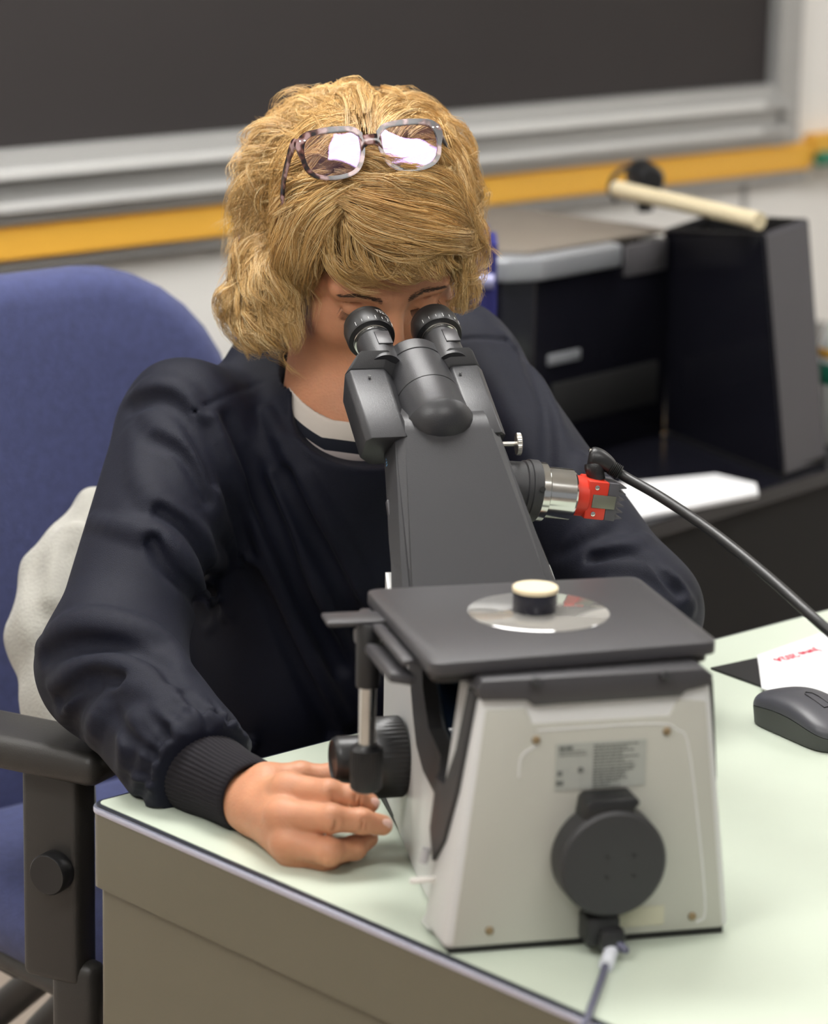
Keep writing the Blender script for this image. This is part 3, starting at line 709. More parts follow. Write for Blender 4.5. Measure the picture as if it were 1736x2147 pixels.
# printer
p0 = onz(1390, 908, tz_+.002); pL = onz(985, 1010, tz_+.002)
pr = empty('desktop_printer', (p0+pL)/2, 'black desktop printer with silver top band left of the tall black box', 'printer')
ptop = vert(p0, 1390, 470)
px_ = (pL-p0); px_[2] = 0; Lp = np.linalg.norm(px_); px_ /= Lp
py_ = np.array([px_[1], -px_[0], 0]); py_ = py_ if py_[1] > 0 else -py_
Lp = .36
def pm(p, w): q = p0*[1, 1, 0]+px_*p[0]+py_*p[1]; return (q[0], q[1], w)
poly = [(-.004, 0), (-.004, .34), (Lp, .34), (Lp, .06), (Lp-.015, .02), (Lp-.06, 0)]
G().prism(poly, pm, tz_, ptop-.02, bev=.004).out('body', m_glossblack, pr)
poly2 = [(.125, -.012), (.125, .30), (Lp+.006, .30), (Lp+.006, .05), (Lp-.012, .01), (Lp-.06, -.012)]
G().prism(poly2, pm, ptop-.045, ptop-.012, bev=.006, seg=3).out('silver_band', m_silver, pr)
G().prism([(.004, .004), (.004, .31), (Lp-.02, .31), (Lp-.02, .06), (Lp-.06, .01)], pm, ptop-.013, ptop-.006, bev=.002).out('top_lid', mat('taupe_lid', (.20, .17, .14), .5), pr)
G().prism([(.012, -.004), (.012, .002), (.108, .002), (.108, -.004)], pm, ptop-.062, ptop-.018, bev=.002).out('control_plate', mat('smoke_plate', (.10, .095, .10), .35), pr)
G().prism([(.02, -.003), (.02, .002), (.26, .002), (.26, -.003)], pm, tz_+.05, tz_+.11, bev=.002).out('paper_slot', m_tblack, pr)
G().prism([(.20, -.003), (.20, .002), (.27, .002), (.27, -.003)], pm, ptop-.165, ptop-.150, bev=.002).out('front_handle', m_silver, pr)
# blue storage box behind the head
Db = 3.75
bb0 = dep(1040, 560, Db); 
sb = empty('storage_box', dep(740, 600, Db), 'deep blue plastic box with pale handle behind the blonde head', 'box')
c0 = dep(492, 600, Db); c1 = dep(1042, 600, Db-.0)
c0 = np.array([c0[0], c0[1]+.0, tz_]); c1z = c1
wdir = (c1-c0)*[1, 1, 0]; Lb = np.linalg.norm(wdir); wdir /= Lb; wn = np.array([-wdir[1], wdir[0], 0])
ztp = float(dep(740, 488, Db)[2])
c0 = c0+wn*.0
slab('box_body', c0, wdir*Lb, wn*.12, Z*(ztp-tz_), m_blue, parent=sb, kind=None, bev=.01)
hq = dep(1022, 590, Db-.01)
G().tube([hq-wdir*.10, hq+wdir*.008], .0095, 16).out('box_handle', m_violet, sb)
# webcam and its cable on the rail
wq = dep(1352, 372, 4.55)
wc = empty('webcam', wq, 'black webcam with looped cable standing above the box in front of the orange rail', 'webcam')
G().lathe([(0, -.03), (.020, -.028), (.024, -.02), (.024, .02), (.018, .03), (0, .031)], wq, (.3, -1, -.1), 32).out('camera_head', m_black, wc)
G().tube([wq-Z*.02, wq-Z*.05+A*.004], .012, 16).out('stand', m_black, wc)
G().tube(catmull([dep(1340, 352, 4.55), dep(1310, 352, 4.55), dep(1286, 372, 4.55), dep(1278, 400, 4.55), dep(1290, 420, 4.5)], 24), .0038, 10).out('webcam_cable', m_black, wc)
# bottle at the right edge of the picture
bq = onz(1752, 930, tz_+.001); bq = at_h(bq, 1735, 900); bz = tz_
bt = empty('squeeze_bottle', (bq[0], bq[1], bz), 'white squeeze bottle with green band at the right end of the table', 'bottle')
bc = (bq[0]+.022, bq[1]+.02, bz)
G().lathe([(0, 0), (.036, 0), (.038, .004), (.038, .14), (.030, .165), (.014, .18), (.012, .19), (0, .19)], bc, Z, 40).out('bottle_body', mat('white_bottle', (.75, .76, .74), .35), bt)
G().lathe([(.0385, .086), (.0388, .087), (.0388, .114), (.0385, .115)], bc, Z, 40).out('green_band', m_green, bt)
G().lathe([(.0385, .124), (.0388, .125), (.0388, .135), (.0385, .136)], bc, Z, 40).out('orange_band', m_orange, bt)
G().lathe([(0, .19), (.014, .19), (.013, .21), (.004, .225), (.003, .27), (0, .27)], bc, Z, 24).out('nozzle', mat('white_nozzle', (.75, .76, .74), .35), bt)

# ------------------------------------------------------------------ office chair
chA, chN = A, N
ch0 = dep(468, 700, 3.62)                      # right edge of the backrest
ch = empty('office_chair', (ch0-chA*.25+chN*.28)*[1, 1, 0], 'blue fabric office chair with dark plastic armrest under the seated person', 'office chair')
ztop = float(dep(330, 541, 3.55)[2])
def cushion(c, ax, ay, az, w, h, t, r, curve=0, name='c', m=None, nn=5):
    """padded cushion: outline in ax (width) and az (height), thickness along ay"""
    pts = rrect(w, h, r, 8); b = bmesh.new(); rings = []
    for k in range(9):
        ph = -pi/2+pi*k/8; s_ = cos(ph); off = sin(ph)
        row = []
        for (x, z) in pts:
            L_ = sqrt(x*x+z*z); kx_ = 1-(1-s_)*t*.55/max(.05, L_)
            x2, z2_ = x*kx_, z*kx_
            y = off*t*.5 + curve*(x2*x2)/(w*w/4)
            row.append(b.verts.new(Vector(c+ax*x2+ay*y+az*z2_)))
        rings.append(row)
    n = len(pts)
    for k in range(8):
        for i in range(n): b.faces.new((rings[k][i], rings[k][(i+1) % n], rings[k+1][(i+1) % n], rings[k+1][i]))
    for rr, sg in ((rings[0], -1), (rings[8], 1)):
        prev = rr
        for sc in (.8, .6, .4, .2):
            row = []
            for (x, z), v0 in zip(pts, rr):
                L_ = sqrt(x*x+z*z); kx_ = (1-t*.55/max(.05, L_))*sc
                x2, z2_ = x*kx_, z*kx_
                row.append(b.verts.new(Vector(c+ax*x2+ay*(sg*t*.5*(1+.12*(1-sc*sc))+curve*(x2*x2)/(w*w/4))+az*z2_)))
            for i in range(n): b.faces.new((prev[i], prev[(i+1) % n], row[(i+1) % n], row[i]))
            prev = row
        b.faces.new(prev)
    bmesh.ops.recalc_face_normals(b, faces=b.faces[:])
    me = bpy.data.meshes.new(name); b.to_mesh(me); b.free(); return me
bw = .56
tilt = radians(8)
azv = Z*cos(tilt)-chN*sin(tilt); ayv = chN*cos(tilt)+Z*sin(tilt)
bh = .66
bc_ = ch0-chA*(bw/2)+chN*.0; bc_[2] = ztop-bh/2
link('backrest', cushion(bc_, chA, ayv, azv, bw, bh, .075, .19, .035, 'backrest'), m_chair, ch, 60)
link('backrest_shell', cushion(bc_-ayv*.042, chA, ayv, azv, bw-.03, bh-.03, .03, .16, .035, 'shell'), m_plastic, ch, 60)
sc2 = bc_+chN*.32; sc2[2] = .47
link('seat', cushion(sc2, chA, Z, chN, .52, .50, .095, .12, 0, 'seat'), m_chair, ch, 60)
link('seat_shell', cushion(sc2-Z*.05, chA, Z, chN, .48, .46, .03, .11, 0, 'shell'), m_plastic, ch, 60)
g = G(); g.box(tuple(bc_-ayv*.07-azv*.30), (.07, .03, .36), .01, rot=Matrix.Rotation(YD, 3, 'Z')).out('back_bar', m_plastic, ch)
# armrests: pad, upright, knob
for sg in (-1, 1):
    if sg < 0:
        pa = dep(250, 1600, 2.90); pb = pa-np.array([cos(radians(-28)), sin(radians(-28)), 0])*.29
    else:
        pa = pa+chA*.60; pb = pb+chA*.60
    ax_ = (pa-pb)*[1, 1, 0]; Lq = np.linalg.norm(ax_); ax_ /= Lq
    zpad = float(dep(100, 1535, 2.96)[2])
    T_ = Matrix(((ax_[0], -ax_[1], 0, 0), (ax_[1], ax_[0], 0, 0), (0, 0, 1, 0), (0, 0, 0, 1)))
    mc_ = (pa+pb)/2
    rz_ = Matrix.Rotation(atan2(ax_[1], ax_[0]), 3, 'Z')
    G().box((mc_[0], mc_[1], zpad-.008), (Lq, .085, .034), .014, 4, rot=rz_).out('arm_pad', m_plastic, ch)
    ua = pa-ax_*.070
    G().box((ua[0], ua[1], zpad-.122), (.066, .036, .235), .008, 3, rot=rz_).out('arm_upright', m_plastic, ch)
    us_ = ua+ax_*.022
    G().box((us_[0], us_[1], zpad-.262), (.052, .030, .09), .012, 3, rot=rz_).out('arm_upright_sleeve', m_plastic, ch)
    nn_ = np.array([ax_[1], -ax_[0], 0]); nn_ = nn_ if sg < 0 else -nn_
    nn_ = np.array([ax_[1], -ax_[0], 0])*(1 if sg < 0 else -1)
    kp = ua+nn_*.018+ax_*.010; kp = np.array([kp[0], kp[1], zpad-.122])
    kb = G().lathe([(0, 0), (.0195, 0), (.0205, .002), (.0205, .016), (.019, .018), (0, .0175)], kp, nn_, 48).out('arm_knob', m_black, ch)
    G().tube(catmull([(ua[0], ua[1], zpad-.33), tuple((ua-nn_*.03)*[1, 1, 0]+Z*(zpad-.385)), tuple((ua-nn_*.16)*[1, 1, 0]+Z*(zpad-.40))], 12), .032, 12, flat=(0, 0, 1)).out('arm_bracket', m_plastic, ch)
gc = sc2*[1, 1, 0]
for P_ in ([(165, 1960, 3.30), (120, 2015, 3.36), (45, 2080, 3.42), (-40, 2150, 3.46)], [(200, 2010, 3.25), (150, 2095, 3.3), (80, 2170, 3.34), (60, 2230, 3.36)]):
    G().tube(catmull([dep(*q_) for q_ in P_], 14), .019, 12).out('support_bar', m_black, ch)
G().box(tuple(dep(60, 2000, 3.32)), (.07, .05, .03), .006, rot=Matrix.Rotation(YD, 3, 'Z')).out('tilt_mechanism', m_black, ch)
G().lathe([(0, .06), (.035, .06), (.035, .12), (.027, .13), (.027, .36), (.05, .38), (.05, .42), (0, .42)], gc, Z, 32).out('gas_column', m_black, ch)
for k in range(5):
    a = radians(20+72*k); dd = np.array([cos(a), sin(a), 0])
    G().tube([gc+Z*.095, gc+dd*.15+Z*.09, gc+dd*.30+Z*.066], [.030, .026, .020], 12).out('base_leg', m_plastic, ch)
    cq = gc+dd*.30+Z*.028
    G().lathe([(0, -.022), (.025, -.021), (.027, -.015), (.027, -.004), (.02, -.003), (.02, .003), (.027, .004), (.027, .015), (.025, .021), (0, .022)], cq, np.cross(dd, Z), 24).out('caster', m_black, ch)

# ------------------------------------------------------------------ sculpting: distance fields and their surface
F32 = np.float32
def sm(a, b, k):  # smooth union
    h = np.clip(.5+.5*(b-a)/k, 0, 1); return b+(a-b)*h-k*h*(1-h)
def ssub(a, b, k):  # a without b
    h = np.clip(.5-.5*(a+b)/k, 0, 1); return a*(1-h)-b*h+k*h*(1-h)
def sph(p, c, r): return np.sqrt(((p-np.asarray(c, F32))**2).sum(-1))-r
def cap(p, a, b, ra, rb=None):
    rb = ra if rb is None else rb
    a = np.asarray(a, F32); b = np.asarray(b, F32); ab = b-a
    t = np.clip(((p-a)@ab)/max(1e-9, float(ab@ab)), 0, 1)
    return np.sqrt(((p-a-t[:, None]*ab)**2).sum(-1))-(ra+(rb-ra)*t)
def ell(p, c, r, R=None):
    q = p-np.asarray(c, F32)
    if R is not None: q = q @ np.asarray(R, F32)    # columns of R are the axes
    r = np.asarray(r, F32); k0 = np.sqrt(((q/r)**2).sum(-1)); k1 = np.sqrt(((q/(r*r))**2).sum(-1))+1e-6
    return k0*(k0-1)/k1
def surface(f, lo, hi, h, B=16):
    """closed surface of f=0 (surface nets over the blocks the surface passes through)"""
    lo = np.asarray(lo, float); n = np.ceil((np.asarray(hi)-lo)/h).astype(int)//B+1
    NX = n*B+4
    bi = np.stack(np.meshgrid(*[np.arange(k) for k in n], indexing='ij'), -1).reshape(-1, 3)
    cen = (lo+(bi+.5)*B*h).astype(F32)
    d = np.abs(f(cen)); bi = bi[d < B*h*.5*1.75+.012]
    g = np.arange(B+1); off = np.stack(np.meshgrid(g, g, g, indexing='ij'), -1)
    ids, vs, quads = [], [], []
    def gid(c): return (c[..., 0]*NX[1]+c[..., 1])*NX[2]+c[..., 2]
    for s0 in range(0, len(bi), 48):
        bb = bi[s0:s0+48]
        gi = bb[:, None, None, None, :]*B+off[None]
        val = f((lo+gi.reshape(-1, 3)*h).astype(F32)).reshape(gi.shape[:-1])
        ins = val < 0
        c8 = [ins[:, i:B+i, j:B+j, k:B+k] for i in (0, 1) for j in (0, 1) for k in (0, 1)]
        ssum = sum(c.astype(np.int8) for c in c8); act = (ssum > 0) & (ssum < 8)
        w = np.argwhere(act)
        if len(w):
            base = w[:, 1:]; acc = np.zeros((len(w), 3)); cnt = np.zeros(len(w))
            for ax in range(3):
                for o1 in (0, 1):
                    for o2 in (0, 1):
                        e = [0, 0, 0]; oth = [a for a in range(3) if a != ax]; e[oth[0]] = o1; e[oth[1]] = o2
                        a = base+e; b_ = a.copy(); b_[:, ax] += 1
                        va = val[w[:, 0], a[:, 0], a[:, 1], a[:, 2]]; vb = val[w[:, 0], b_[:, 0], b_[:, 1], b_[:, 2]]
                        m = (va < 0) != (vb < 0); t = np.where(m, va/(va-vb+1e-12), 0)
                        q = a.astype(float); q[:, ax] += t; acc[m] += q[m]; cnt[m] += 1
            gc_ = bb[w[:, 0]]*B+base
            vs.append(lo+(bb[w[:, 0]]*B+acc/cnt[:, None])*h); ids.append(gid(gc_+1))
        for ax in range(3):
            sl0 = [slice(None), slice(0, B), slice(0, B), slice(0, B)]; sl1 = list(sl0); sl1[ax+1] = slice(1, B+1)
            a = ins[tuple(sl0)]; b_ = ins[tuple(sl1)]; w2 = np.argwhere(a != b_)
            if not len(w2): continue
            c = bb[w2[:, 0]]*B+w2[:, 1:]+1; flip = a[tuple(w2.T)]
            o1, o2 = [(1, 2), (2, 0), (0, 1)][ax]
            e1 = np.zeros(3, int); e1[o1] = 1; e2_ = np.zeros(3, int); e2_[o2] = 1
            qd = np.stack([gid(c), gid(c-e1), gid(c-e1-e2_), gid(c-e2_)], 1)
            qd[flip] = qd[flip][:, ::-1]; quads.append(qd)
    ids = np.concatenate(ids); vs = np.concatenate(vs); quads = np.concatenate(quads)
    o = np.argsort(ids); ids = ids[o]; vs = vs[o]
    k = np.searchsorted(ids, quads); k[k >= len(ids)] = 0; ok = (ids[k] == quads).all(1)
    return vs, k[ok][:, ::-1]
def np_mesh(name, v, f):
    me = bpy.data.meshes.new(name); v = np.asarray(v, F32); f = np.asarray(f, np.int32); k = f.shape[1]
    me.vertices.add(len(v)); me.vertices.foreach_set('co', v.ravel())
    me.loops.add(f.size); me.loops.foreach_set('vertex_index', f.ravel())
    me.polygons.add(len(f)); me.polygons.foreach_set('loop_start', np.arange(len(f), dtype=np.int32)*k)
    me.update(calc_edges=True); me.validate(); return me
def sdf_obj(name, f, lo, hi, h, m, parent):
    v, q = surface(f, lo, hi, h)
    for _ in range(2):
        p = v.astype(F32); e = h*.4; d = f(p)
        g = np.stack([f(p+np.asarray(a, F32)*e)-f(p-np.asarray(a, F32)*e) for a in np.eye(3)], 1)/(2*e)
        v = v-np.clip(d/(np.maximum((g*g).sum(1), .25)), -h*.5, h*.5)[:, None]*g
    return link(name, np_mesh(name, v, q), m, parent, 180)
def march(f, px, d0, d1, n=90):
    """first hit of the pixel rays px (N,2) with f, depths d0..d1"""
    px = np.asarray(px, float); rd = np.stack([(px[:, 0]-W/2)/FPX, -(px[:, 1]-H/2)/FPX, -np.ones(len(px))], 1) @ RC.T
    t = np.full(len(px), d0); hit = np.zeros(len(px), bool)
    for _ in range(n):
        d = f((CC+rd*t[:, None]).astype(F32)); hit |= d < .0006
        t = np.where(hit, t, np.minimum(t+np.maximum(d*.8, .0004), d1))
    return CC+rd*t[:, None], hit

# ------------------------------------------------------------------ the seated person
person = empty('person', (-.06, 3.0, .75), 'person with blonde hair and navy scrub jacket leaning over the microscope eyepieces', 'person')
# head frame
HP, HR = radians(32), radians(4.5)
hx, hf = U.copy(), -V*cos(HP)-Z*sin(HP)
hz = Z*cos(HP)-V*sin(HP)
hx, hz = hx*cos(HR)+hz*sin(HR), hz*cos(HR)-hx*sin(HR)
RH = np.stack([hx, hf, hz], 1)
eye_mid = dep(822, 652, 2.955)
HC = eye_mid-hf*.083
def toh(p): return ((p-HC.astype(F32)) @ RH.astype(F32)).astype(F32)
def hw(x, y, z): return HC+hx*x+hf*y+hz*z
NB = dep(728, 865, 3.07)         # base of the neck
nk0 = hw(0, -.035, -.05)
shR, shL = dep(392, 890, 3.05), dep(985, 800, 3.17)
elR, wrR = dep(230, 1400, 2.88), dep(470, 1650, 2.695)
elL, wrL = dep(1345, 1275, 2.99), dep(1215, 1430, 2.83)
HD = {  # hand joints: x, y, depth, radius
 'w': (492, 1668, 2.685, .0255), 'w2': (540, 1690, 2.655, .0255),
 'i': [(603, 1656, 2.61, .0155), (688, 1664, 2.585, .0118), (742, 1672, 2.585, .0102), (774, 1684, 2.59, .0088)],
 'm': [(592, 1712, 2.59, .0155), (694, 1716, 2.565, .0116), (758, 1722, 2.57, .0102), (802, 1730, 2.575, .0088)],
 'r': [(604, 1766, 2.585, .0150), (690, 1786, 2.565, .0112), (742, 1778, 2.585, .0098), (772, 1758, 2.60, .0085)],
 'l': [(618, 1798, 2.595, .0135), (680, 1806, 2.585, .0108), (716, 1796, 2.605, .0092), (738, 1780, 2.62, .008)],
 't': [(560, 1642, 2.655, .018), (630, 1628, 2.66, .0125), (692, 1628, 2.66, .0105), (730, 1636, 2.655, .009)]}
def hd(t): return dep(*t[:3])
def hand_sdf(p):
    w, w2 = HD['w'], HD['w2']
    d = cap(p, hd(w), hd(w2), w[3], w2[3])
    d = sm(d, cap(p, wrR+(wrR-hd(w))*.2, hd(w), .027, w[3]), .012)
    for k in 'imrl':
        q = HD[k][0]; c = cap(p, hd(w2), hd(q), .018, q[3]); d = sm(d, c, .012)
    d = sm(d, cap(p, hd(w2), hd(HD['t'][0]), .020, HD['t'][0][3]), .012)
    pal = np.mean([hd(HD[k][0]) for k in 'imrl'], 0)
    d = sm(d, cap(p, hd(w2)+V*.012, pal+V*.012, .020, .018), .014)
    for k in 'imrlt':
        J = HD[k]; f = None
        for a, b_ in zip(J[:-1], J[1:]):
            c = cap(p, hd(a), hd(b_), a[3]*.97 if a is J[0] else a[3], b_[3]); f = c if f is None else sm(f, c, .003)
        for a in J[1:-1]: f = sm(f, sph(p, hd(a)-V*.001+Z*.0006, a[3]*1.03), .004)
        d = sm(d, f, .0045)
    for k in 'imr': d = sm(d, sph(p, hd(HD[k][0])-V*.003+Z*.002, .0135), .006)
    for k in ('i', 'm', 'r'):   # tendons on the back of the hand
        d = sm(d, cap(p, hd(w2)-V*.016+Z*.004, hd(HD[k][0])-V*.010+Z*.002, .004, .0055), .007)
    for k in 'im':   # creases over the finger joints
        for j in (1, 2):
            a = HD[k][j]; ax_ = hd(HD[k][j+1])-hd(HD[k][j-1]); ax_ = ax_/np.linalg.norm(ax_)
            c0_ = hd(a)-V*a[3]; side = np.cross(ax_, V)
            for o_ in (-.0022, .0022): d = ssub(d, cap(p, c0_+ax_*o_-side*.006, c0_+ax_*o_+side*.006, .0011), .0022)
    return d
def head_sdf(p):
    q = toh(p); x = np.abs(q[:, 0]); qs = q.copy(); qs[:, 0] = x
    d = ell(q, (0, -.014, .036), (.074, .097, .086))
    d = sm(d, ell(q, (0, .026, -.028), (.068, .060, .084)), .03)
    d = sm(d, ell(q, (0, .034, -.086), (.048, .046, .032)), .03)
    d = sm(d, ell(q, (0, .064, -.106), (.022, .018, .018)), .022)
    d = sm(d, ell(qs, (.043, .048, -.036), (.026, .026, .030)), .022)
    d = sm(d, ell(qs, (.050, .010, -.075), (.018, .035, .028)), .022)
    d = sm(d, cap(qs, (.006, .081, .024), (.048, .066, .020), .011, .010), .016)
    d = ssub(d, ell(qs, (.031, .098, .001), (.020, .018, .0135)), .012)
    d = sm(d, ell(qs, (.0325, .0685, -.001), (.0155, .0145, .0135)), .004)
    d = ssub(d, cap(qs, (.018, .084, -.0035), (.047, .071, -.0020), .0016), .003)      # closed lid line
    d = ssub(d, cap(qs, (.020, .084, .0125), (.049, .070, .0095), .0014), .004)        # lid crease
    d = ssub(d, cap(qs, (.022, .083, -.0175), (.045, .074, -.0155), .0012), .006)      # under-eye
    d = sm(d, cap(q, (0, .084, .014), (0, .108, -.032), .0085, .0100), .012)
    d = sm(d, sph(q, (0, .109, -.037), .0115), .008)
    d = sm(d, sph(qs, (.0125, .096, -.041), .0085), .007)
    d = ssub(d, sph(qs, (.0065, .104, -.050), .0035), .003)
    d = ssub(d, cap(qs, (.020, .090, -.038), (.034, .070, -.070), .0014), .009)        # cheek fold
    d = sm(d, cap(qs, (0, .086, -.066), (.018, .079, -.068), .0060, .003), .008)
    d = sm(d, cap(qs, (0, .084, -.076), (.016, .078, -.074), .0068, .003), .008)
    d = ssub(d, cap(qs, (0, .093, -.0705), (.022, .080, -.0705), .0012), .003)
    ear = sm(ell(qs, (.078, -.006, -.006), (.008, .018, .032)), ell(qs, (.084, -.014, .004), (.005, .018, .028)), .006)
    d = sm(d, ear, .006)
    return d
def neck_sdf(p):
    d = cap(p, nk0, NB, .060, .064)
    d = sm(d, cap(p, hw(0, .02, -.085), dep(762, 895, 3.04), .034, .026), .035)
    d = sm(d, cap(p, hw(-.058, .01, -.070), NB+hx*-.035, .018, .018), .03)
    return d
def torso_core(p, e=0.):
    d = cap(p, shR+V*.03-Z*.035, shL+V*.03-Z*.035, .055+e, .055+e)
    d = sm(d, cap(p, dep(560, 1060, 3.12), dep(900, 1010, 3.22), .100+e, .100+e), .06)
    d = sm(d, cap(p, dep(600, 1400, 3.19), dep(900, 1370, 3.26), .110+e, .110+e), .08)
    d = sm(d, cap(p, dep(640, 1720, 3.28), dep(900, 1690, 3.36), .120+e, .120+e), .08)
    return d
def body_sdf(p):
    d = head_sdf(p); d = sm(d, neck_sdf(p), .022)
    d = sm(d, torso_core(p, -.018), .03)
    d = sm(d, cap(p, shR, elR, .042, .036), .02); d = sm(d, cap(p, elR, wrR, .036, .027), .01)
    d = sm(d, cap(p, shL, elL, .042, .036), .02); d = sm(d, cap(p, elL, wrL, .036, .026), .01)
    # far hand, closed on the knob on the other side
    hl = wrL+(wrL-elL)/np.linalg.norm(wrL-elL)*.05
    d = sm(d, cap(p, wrL, hl, .026, .030), .01)
    fx = (hl-wrL)/np.linalg.norm(hl-wrL)
    for k in range(4):
        b0_ = hl+Z*(.024-.016*k)+fx*.012; b1_ = b0_+fx*.032-V*.012; b2_ = b1_+fx*.012-V*.026
        d = sm(d, sm(cap(p, b0_, b1_, .0105, .009), cap(p, b1_, b2_, .009, .008), .003), .004)
    d = sm(d, sm(cap(p, wrL+Z*.015, hl+Z*.03-V*.02, .014, .011), cap(p, hl+Z*.03-V*.02, hl+Z*.028-V*.05+fx*.01, .011, .009), .004), .006)
    return sm(d, hand_sdf(p), .004)
body = sdf_obj('body', body_sdf, (-.45, 2.35, .40), (.50, 3.45, 1.40), .0022, m_skin, person)

# nails, brows, lashes, lids
for k, sc_n in (('i', 1), ('m', 1), ('r', .9), ('t', 1)):
    J = HD[k]; a, b_ = hd(J[-2]), hd(J[-1]); ax_ = (b_-a)/np.linalg.norm(b_-a)
    up = (-V*.75+Z*.6) if k != 't' else (-V*.5+Z*.8); up = up-ax_*(up@ax_); up /= np.linalg.norm(up); sd = np.cross(ax_, up)
    c = b_+up*J[-1][3]*.93
    T_ = Matrix([[*(ax_[i], sd[i], up[i]), c[i]] for i in range(3)]+[[0, 0, 0, 1]])
    b = bmesh.new(); bmesh.ops.create_uvsphere(b, u_segments=20, v_segments=12, radius=1)
    for v in b.verts:
        x_, y_ = v.co.x, v.co.y; v.co = Vector((v.co.x*.0068*sc_n, v.co.y*.0056*sc_n, v.co.z*.0011-.0028*y_*y_-.0008*x_*x_))
    g = G(T_); g._add(b); o = g.out('fingernail', m_nail, body, 180)
def on_face(x, z, lift=0):   # point on the face surface, head frame
    y = .14
    for _ in range(60):
        d = float(head_sdf(np.array([hw(x, y, z)], F32))[0]); y -= max(d*.7, .0002)
        if d < .0004: break
    return hw(x, y+lift, z)
def fine_tube_mesh(P, R, sides=3):
    """P: strands x points x 3, R: strands x points"""
    n, m = P.shape[:2]; t = np.gradient(P, axis=1); t /= np.linalg.norm(t, axis=2, keepdims=True)+1e-9
    ref = np.array([.13, .37, .92]); a = np.cross(t, ref); a /= np.linalg.norm(a, axis=2, keepdims=True)+1e-9; b_ = np.cross(t, a)
    rows = []
    for k in range(sides):
        an = 2*pi*k/sides; rows.append(P+(a*cos(an)+b_*sin(an))*R[:, :, None])
    v = np.stack(rows, 2).reshape(-1, 3)
    base = (np.arange(n)[:, None, None]*m+np.arange(m-1)[None, :, None])*sides; k = np.arange(sides)[None, None]; k2 = (k+1) % sides
    f = np.stack([base+k, base+k2, base+sides+k2, base+sides+k], -1).reshape(-1, 4)
    return v, f
for sg in (-1, 1):
    # brow: short hairs
    Pb = []
    for i in range(240):
        t = rng.random(); x = sg*(.012+t*.040); z = .0225+.0040*sin(pi*min(1, t*1.15))-.002*t+rng.normal(0, .0016)*(1-.5*t)
        a = on_face(x, z, .0002); b_ = on_face(x+sg*.0035, z+.0012*(1-t*1.6), .0011); Pb.append([a, (a+b_)/2+hf*.0004, b_])
    Pb = np.array(Pb); v, f = fine_tube_mesh(Pb, np.tile([.00022, .00018, .00008], (len(Pb), 1)))
    link('eyebrow', np_mesh('eyebrow', v, f), m_brow, body, 180)
    Pl = []
    for i in range(46):
        t = i/45; x = sg*(.019+t*.029); a = on_face(x, -.0035+.0012*t, 0)
        out = hf*.0055+hx*sg*(.001+.004*t)-hz*.0045; mid_ = a+out*.5-hz*.0008
        Pl.append([a, mid_, a+out+hz*.001*rng.random()])
    Pl = np.array(Pl); v, f = fine_tube_mesh(Pl, np.tile([.00028, .0002, .00006], (len(Pl), 1)))
    link('eyelashes', np_mesh('eyelashes', v, f), m_lash, body, 180)

# ------------------------------------------------------------------ jacket
ndir = (nk0-NB)/np.linalg.norm(nk0-NB)
def jacket_base(p):
    d = torso_core(p, .0)
    d = sm(d, cap(p, shR, elR, .067, .062), .05)
    d = sm(d, cap(p, elR, dep(385, 1585, 2.755), .064, .056), .03)
    d = sm(d, cap(p, dep(385, 1585, 2.755), dep(425, 1622, 2.728), .050, .040), .02)
    d = sm(d, cap(p, dep(520, 1120, 3.13), dep(560, 1450, 3.16), .055, .06), .05)
    d = sm(d, cap(p, shL, elL, .062, .052), .05)
    d = sm(d, cap(p, elL, wrL, .056, .044), .03)
    d = sm(d, cap(p, NB-ndir*.035, NB-ndir*.012, .086, .076), .03)
    d = sm(d, cap(p, dep(745, 1000, 3.10), dep(770, 1120, 3.13), .088, .10), .05)
    d = sm(d, cap(p, dep(578, 772, 3.14), dep(940, 735, 3.2), .050, .050), .05)
    return d
def seg_project(lines, d0=2.5, d1=3.45):
    out = []
    for pts in lines:
        c = catmull(np.array(pts, float)[:, :2], max(4, 3*len(pts))); P, hit = march(jacket_base, c, d0, d1)
        P = P[hit]
        if len(P) > 1: out.append(P)
    return out
